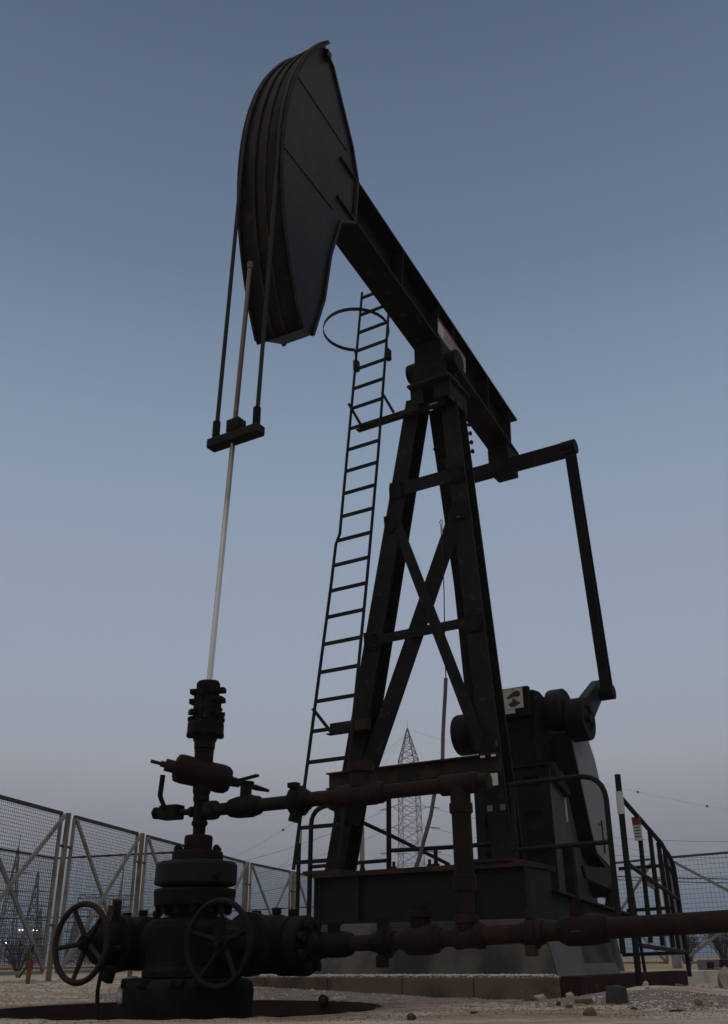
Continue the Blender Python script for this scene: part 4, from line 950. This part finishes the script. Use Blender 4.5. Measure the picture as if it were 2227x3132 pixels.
# blocks beyond the right fence
cb = empty('concrete_block', (6.75,20.3,0), R(-4), 'low concrete block stained with red paint at the far right', 'block')
m_ = MB(); m_.bb(-.28,.28,-.12,.12,.0,.19); m_.build('block','conclight',cb,bevel=.01)
m_ = MB(); m_.bb(-.16,-.02,-.124,-.1205,.03,.15); m_.bb(.08,.25,-.124,-.1205,.05,.188); m_.build('paint_stain','kerbred',cb)
cb = empty('concrete_block', (6.9,19.2,0), R(-2), 'lower row of pale kerb blocks in front of the red stained block', 'block')
m_ = MB()
m_.bb(-.5,.45,-.08,.08,.0,.06); m_.build('block','conclight',cb,bevel=.01)

# small yellow and red painted valve marker behind the left fence
hy = empty('valve_marker', (-4.45,13.6,0), .3, 'dull yellow and red painted valve post with dark handle behind the left fence', 'valve')
m_ = MB(); m_.cyl((0,0,0),(0,0,.30),.05,10); m_.build('stem','yellow',hy)
m_ = MB(); m_.cyl((0,0,.22),(0,0,.38),.075,10); m_.build('body','red',hy)
m_ = MB(); m_.cyl((0,0,.38),(0,0,.50),.04,10); m_.build('cap','yellow',hy)
m_ = MB(); m_.tube([(-.2,0,.10),(-.08,0,.26),(0,0,.52),(.03,0,.62)],.02,8); m_.build('handle','black',hy)

# dry shrubs
def shrub(x_, y_, h, n, label):
    r_ = empty('shrub', (x_, y_, 0), 0, label, 'shrub'); rn = random.Random(int(x_*100))
    st = MB(); tw = MB()
    for i in range(n):
        a_ = rn.uniform(0,6.28); sp_ = rn.uniform(.2,.9)*h*.6; tip = Vector((math.cos(a_)*sp_, math.sin(a_)*sp_, h*rn.uniform(.6,1)))
        mid = Vector((tip.x*.35, tip.y*.35, tip.z*.5)); st.tube([(0,0,0), mid, tip],[.012,.008,.004],4)
        for k in range(14):
            b0 = mid.lerp(tip, rn.uniform(0,1)); e = b0 + Vector((rn.gauss(0,.10),rn.gauss(0,.10),rn.gauss(.05,.07)))*h*1.1
            tw.tube([b0, b0.lerp(e,.5)+Vector((0,0,.01)), e],[.004,.003,.002],3)
            for j in range(3):
                c = b0.lerp(e, rn.uniform(.3,1)); s_ = .018*h
                tw.add([c, c+Vector((rn.uniform(-s_,s_),rn.uniform(-s_,s_),s_)), c+Vector((rn.uniform(-s_,s_)*2,rn.uniform(-s_,s_)*2,0))], [(0,1,2)])
    st.build('stems','twig',r_); o2 = tw.build('twigs','twig',r_,kind='stuff')
shrub(7.9,25.5,.95,26,'dry leafless shrub at the right end of the far sand')
shrub(9.2,26.8,1.05,34,'dry twiggy shrub cut by the right edge of the picture')
shrub(6.2,29.5,.7,22,'low dark shrub behind the thick pale fence post')
shrub(-6.6,19.5,.7,20,'low dry shrub on the ground behind the left fence')

# ------------------------------------------------------------------ transmission tower
def lattice(parent, levels, parm, r=.09, rd=.05, n=4, cross=1):
    """levels: list of (z, half width x, half width y)"""
    for i, ((z0_,a0,b0),(z1_,a1,b1)) in enumerate(zip(levels, levels[1:])):
        mm = parm(z0_)
        mb = MB()
        C0 = [(-a0,-b0,z0_),(a0,-b0,z0_),(a0,b0,z0_),(-a0,b0,z0_)]; C1 = [(-a1,-b1,z1_),(a1,-b1,z1_),(a1,b1,z1_),(-a1,b1,z1_)]
        for k in range(4):
            mb.bar(C0[k], C1[k], r*2, r*2); k2 = (k+1) % 4
            mb.bar(C0[k], C1[k2], rd*2, rd*2); mb.bar(C0[k2], C1[k], rd*2, rd*2); mb.bar(C1[k], C1[k2], rd*1.6, rd*1.6)
        mb.build('lattice_section', mm, parent)
hy.scale = (.6,.6,.75)
tw = empty('transmission_tower', (13.2,300,0), R(12), 'tall lattice transmission tower with a red pointed top between the A-frame legs', 'tower')
lv = [(0,5.2,5.2),(8,4.6,4.6),(15,4.1,4.1),(21,3.7,3.7),(26,3.35,3.35),(29.5,3.1,3.1),(32.5,3.0,3.0),(36,2.95,2.95),(39.5,2.9,2.9),(42,2.85,2.85),(45,2.8,2.8),(48,2.75,2.75),(51.5,2.7,2.7),(54.5,2.7,2.7),(57,2.6,2.6),(59,2.1,2.1),(61,1.6,1.6),(63,1.1,1.1),(65,.6,.6),(67,.12,.12)]
lattice(tw, lv, lambda z: 'towerred' if z > 46 else 'towerwhite', .11, .065)
m_ = MB(); m_.cyl((0,0,67),(0,0,69.5),.07,6); m_.build('spike','towerred',tw)
for z_ in (29.5,36.5,42.5,50):
    m_ = MB()
    for sx in (-1,1):
        tip = (sx*5.4,0,z_+.3)
        for yy in (-2.7,2.7): m_.bar((sx*2.8,yy,z_-.9),tip,.14,.14); m_.bar((sx*2.8,yy,z_+1.2),tip,.11,.11)
        m_.bar((sx*2.8,-2.7,z_+1.2),(sx*2.8,2.7,z_+1.2),.1,.1)
    m_.bar((-2.8,-2.8,z_),(2.8,-2.8,z_),.16,.16)
    m_.build('cross_arm','towerwhite' if z_ < 46 else 'towerred',tw)
# power lines hanging from the tower, with marker balls
T0 = Vector((13.2,300,0))
def line(name, label, a, b_, sag, r=.045, balls=(), n=24, m_='pylon', cat='power line', ins=False):
    a = Vector(a); b_ = Vector(b_); e = empty(name, tuple(a), 0, label, cat); pts = []
    for i in range(n+1):
        f = i/n; p = a.lerp(b_, f) - a; p.z -= sag*4*f*(1-f); pts.append(tuple(p))
    mb = MB(); mb.tube(pts, r, 4); mb.build('wire', m_, e)
    if ins:
        mb = MB(); p = Vector(pts[0]).lerp(Vector(pts[1]),.05); q_ = Vector(pts[0]).lerp(Vector(pts[-1]),ins); mb.tube([p, p.lerp(q_,.5), q_],[.16,.18,.16],6); mb.build('insulator','pylon',e)
    for f in balls:
        p = a.lerp(b_, f) - a; p.z -= sag*4*f*(1-f); mb = MB(); mb.sphere(tuple(p), .42, 10, 8); mb.build('marker_ball','ball',e)
    return e
line('power_line','highest wire sloping from the tower peak to the right edge carrying two red marker balls', (13.2,300,67), (135,290,35.2), 3.2, .028, (.572,.735))
line('power_line','wire sloping down left from the tower carrying one red marker ball', (13.2,300,66), (-75,270,14), 9.0, .035, (.43,))
line('power_line','thin wire leaving the tower peak steeply towards the lower left', (13.2,300,66.5), (-30,240,16), 6.0, .03)
for i, z_ in enumerate((42.8,36.8,29.8)):
    line('power_line','%s conductor leaving the right side of the lattice tower' % ('upper','middle','lower')[i], (18.4,300,z_), (95,250,z_*.62), 3.0, .05, ins=.05)
    line('power_line','%s conductor leaving the left side of the lattice tower' % ('upper','middle','lower')[i], (7.9,300,z_), (-70,250,z_*.40), 4.0, .05, ins=.05)
line('power_line','lone thin wire crossing the pale sky far right above the fence', (18.6,300,50), (130,285,22), 6.0, .035)
line('overhead_cable','pair of dark low cables seen through the right fence', (11.5,60,4.75), (30,58,4.15), .1, .028, m_='black', cat='cable')
line('overhead_cable','lower dark cable just beneath the pair seen through the right fence', (11.5,60,4.62), (30,58,3.95), .15, .022, m_='black', cat='cable')
line('overhead_cable','dark low cable seen through the fence left of the pump base', (-28,60,2.6), (2,60,3.35), .2, .028, m_='black', cat='cable')

# ------------------------------------------------------------------ substation behind the left fence
def pylon(x_, y_, h, w_, label, group=None, r=.10):
    p = empty('lattice_pylon', (x_, y_, 0), R(random.uniform(0,40)), label, 'pylon'); k = 9; lv_ = []
    for i in range(k+1):
        f = i/k; ww = w_*(1-f)**1.1 + .08; lv_.append((h*f, ww, ww))
    lattice(p, lv_, lambda z: 'pylon', r, r*.6)
    m_ = MB(); m_.cyl((0,0,h),(0,0,h*1.12),.07,5); m_.build('spike','pylon',p)
    for zf in (.62,.78):
        m_ = MB(); m_.bar((-w_*1.6,0,h*zf),(w_*1.6,0,h*zf),r*2,r*2); m_.build('cross_arm','pylon',p)
    return p
pylon(-78,220,23.5,2.3,'tallest of the grey lattice pylons behind the left fence')
pylon(-73.5,222,18.6,2.0,'grey lattice pylon second from the left behind the fence')
pylon(-54.3,220,14.4,1.7,'grey lattice pylon nearest the wellhead behind the fence')
pylon(-68,210,10.5,1.3,'short grey lattice pylon in the middle of the substation')
pylon(-62,225,9.5,1.2,'shortest grey lattice pylon right of the middle of the substation')
pylon(-46,160,7.6,1.0,'near small lattice pylon holding the left end of the long gantry')
pylon(-36.4,160,7.4,1.0,'near small lattice pylon holding the right end of the long gantry')
def gantry(x0, x1, y_, z_, label, hh_=.55):
    g_ = empty('gantry', (x0, y_, 0), 0, label, 'gantry'); m_ = MB(); Ln = x1-x0
    for dz in (0, hh_): m_.bar((0,0,z_+dz),(Ln,0,z_+dz-.04*Ln),.12,.12)
    n_ = int(Ln/.7)
    for i in range(n_):
        f0, f1 = i/n_, (i+1)/n_
        m_.bar((Ln*f0,0,z_-.04*Ln*f0+(hh_ if i%2 else 0)),(Ln*f1,0,z_-.04*Ln*f1+(0 if i%2 else hh_)),.08,.08)
    m_.build('beam','pylon',g_)
    m_ = MB()
    for f in (0,.33,.66,1): m_.bar((Ln*f,0,0),(Ln*f,0,z_-.04*Ln*f),.14,.14)
    m_.build('columns','pylon',g_)
    m_ = MB()
    for i in range(int(Ln/1.1)):
        x_ = .6+i*1.1; m_.tube([(x_,0,z_-.04*x_),(x_,0,z_-.04*x_-1.1)],.06,4)
    m_.build('insulators','pylon',g_)
gantry(-46,-36.4,160,9.5,'long upper lattice gantry of the substation behind the left handwheel')
gantry(-46,-36.4,156,7.6,'lower lattice gantry directly beneath the long one')
gantry(-84,-75,210,8.0,'lattice gantry at the far left edge of the substation', .8)
gantry(-74,-60,200,5.4,'low wide lattice gantry below the floodlights', .6)
gantry(-58,-47,200,4.6,'low lattice gantry right of the floodlights', .5)
for i, (x_, z_) in enumerate(((-74.6,6.6),(-73.9,6.6),(-71.5,6.6),(-70.8,6.55),(-77.0,4.1))):
    q_ = empty('floodlight', (x_,218,0), 0, ('lit floodlight at the left end of the row','second lit floodlight from the left in the row','third lit floodlight from the left in the row','lit floodlight at the right end of the row','single lit floodlight low at the far left')[i], 'lamp')
    m_ = MB(); m_.tube([(0,.2,0),(0,.2,z_)],.06,5); m_.build('pole','pylon',q_)
    m_ = MB(); m_.sphere((0,0,z_),.17,8,6); m_.build('lamp','lamp',q_)
for i in range(7):
    x_ = -86+i*5.6; q_ = empty('switch_bay', (x_,190+random.uniform(-12,12),0), 0, 'grey switchgear frame of the substation, %s from the left' % ('first','second','third','fourth','fifth','sixth','seventh')[i], 'switchgear')
    m_ = MB(); hh_ = random.uniform(3,4.6)
    for dx in (-1,0,1): m_.bar((dx,0,0),(dx,0,hh_),.12,.12); m_.tube([(dx,0,hh_),(dx,0,hh_+.9)],.09,5)
    m_.bar((-1.3,0,hh_),(1.3,0,hh_),.12,.12); m_.bar((-1.3,0,hh_*.6),(1.3,0,hh_*.6),.1,.1); m_.build('frame','pylon',q_)

for o_ in COL.objects:
    if o_.parent is None and 'category' in o_ and 'group' not in o_:
        g_ = {'rock':'loose stones lying on the sand','fence':'mesh fences round the site','guard rail':'black guard rails round the pump unit',
              'power line':'wires strung from the transmission tower','cable':'dark low cables behind the fences','pylon':'lattice pylons of the far substation',
              'gantry':'gantries of the far substation','lamp':'floodlights of the far substation','switchgear':'switchgear frames of the far substation',
              'shrub':'dry shrubs beyond the fences','gravel':'loose gravel and grit','post':'single posts behind the pump base'}.get(o_['category'])
        if g_ is None and o_.name.startswith('concrete_block'): g_ = 'concrete blocks beyond the right fence'
        if g_: o_['group'] = g_
# ------------------------------------------------------------------ dusk haze
hz_ = MB(); hz_.bb(-640, 640, -640, 640, -1.5, 78); hzo = hz_.build('haze', 'conc', kind='stuff'); tag(hzo, 'thin grey dusk haze softening the far pylons and tower', 'haze')
hm = bpy.data.materials.new('haze_air'); hm.use_nodes = True; ht = hm.node_tree; ht.nodes.clear()
ho = ht.nodes.new('ShaderNodeOutputMaterial'); hv_ = ht.nodes.new('ShaderNodeVolumePrincipled')
hv_.inputs['Density'].default_value = .0008; hv_.inputs['Color'].default_value = (.86,.88,.93,1)
ht.links.new(hv_.outputs[0], ho.inputs['Volume']); hzo.data.materials.clear(); hzo.data.materials.append(hm)
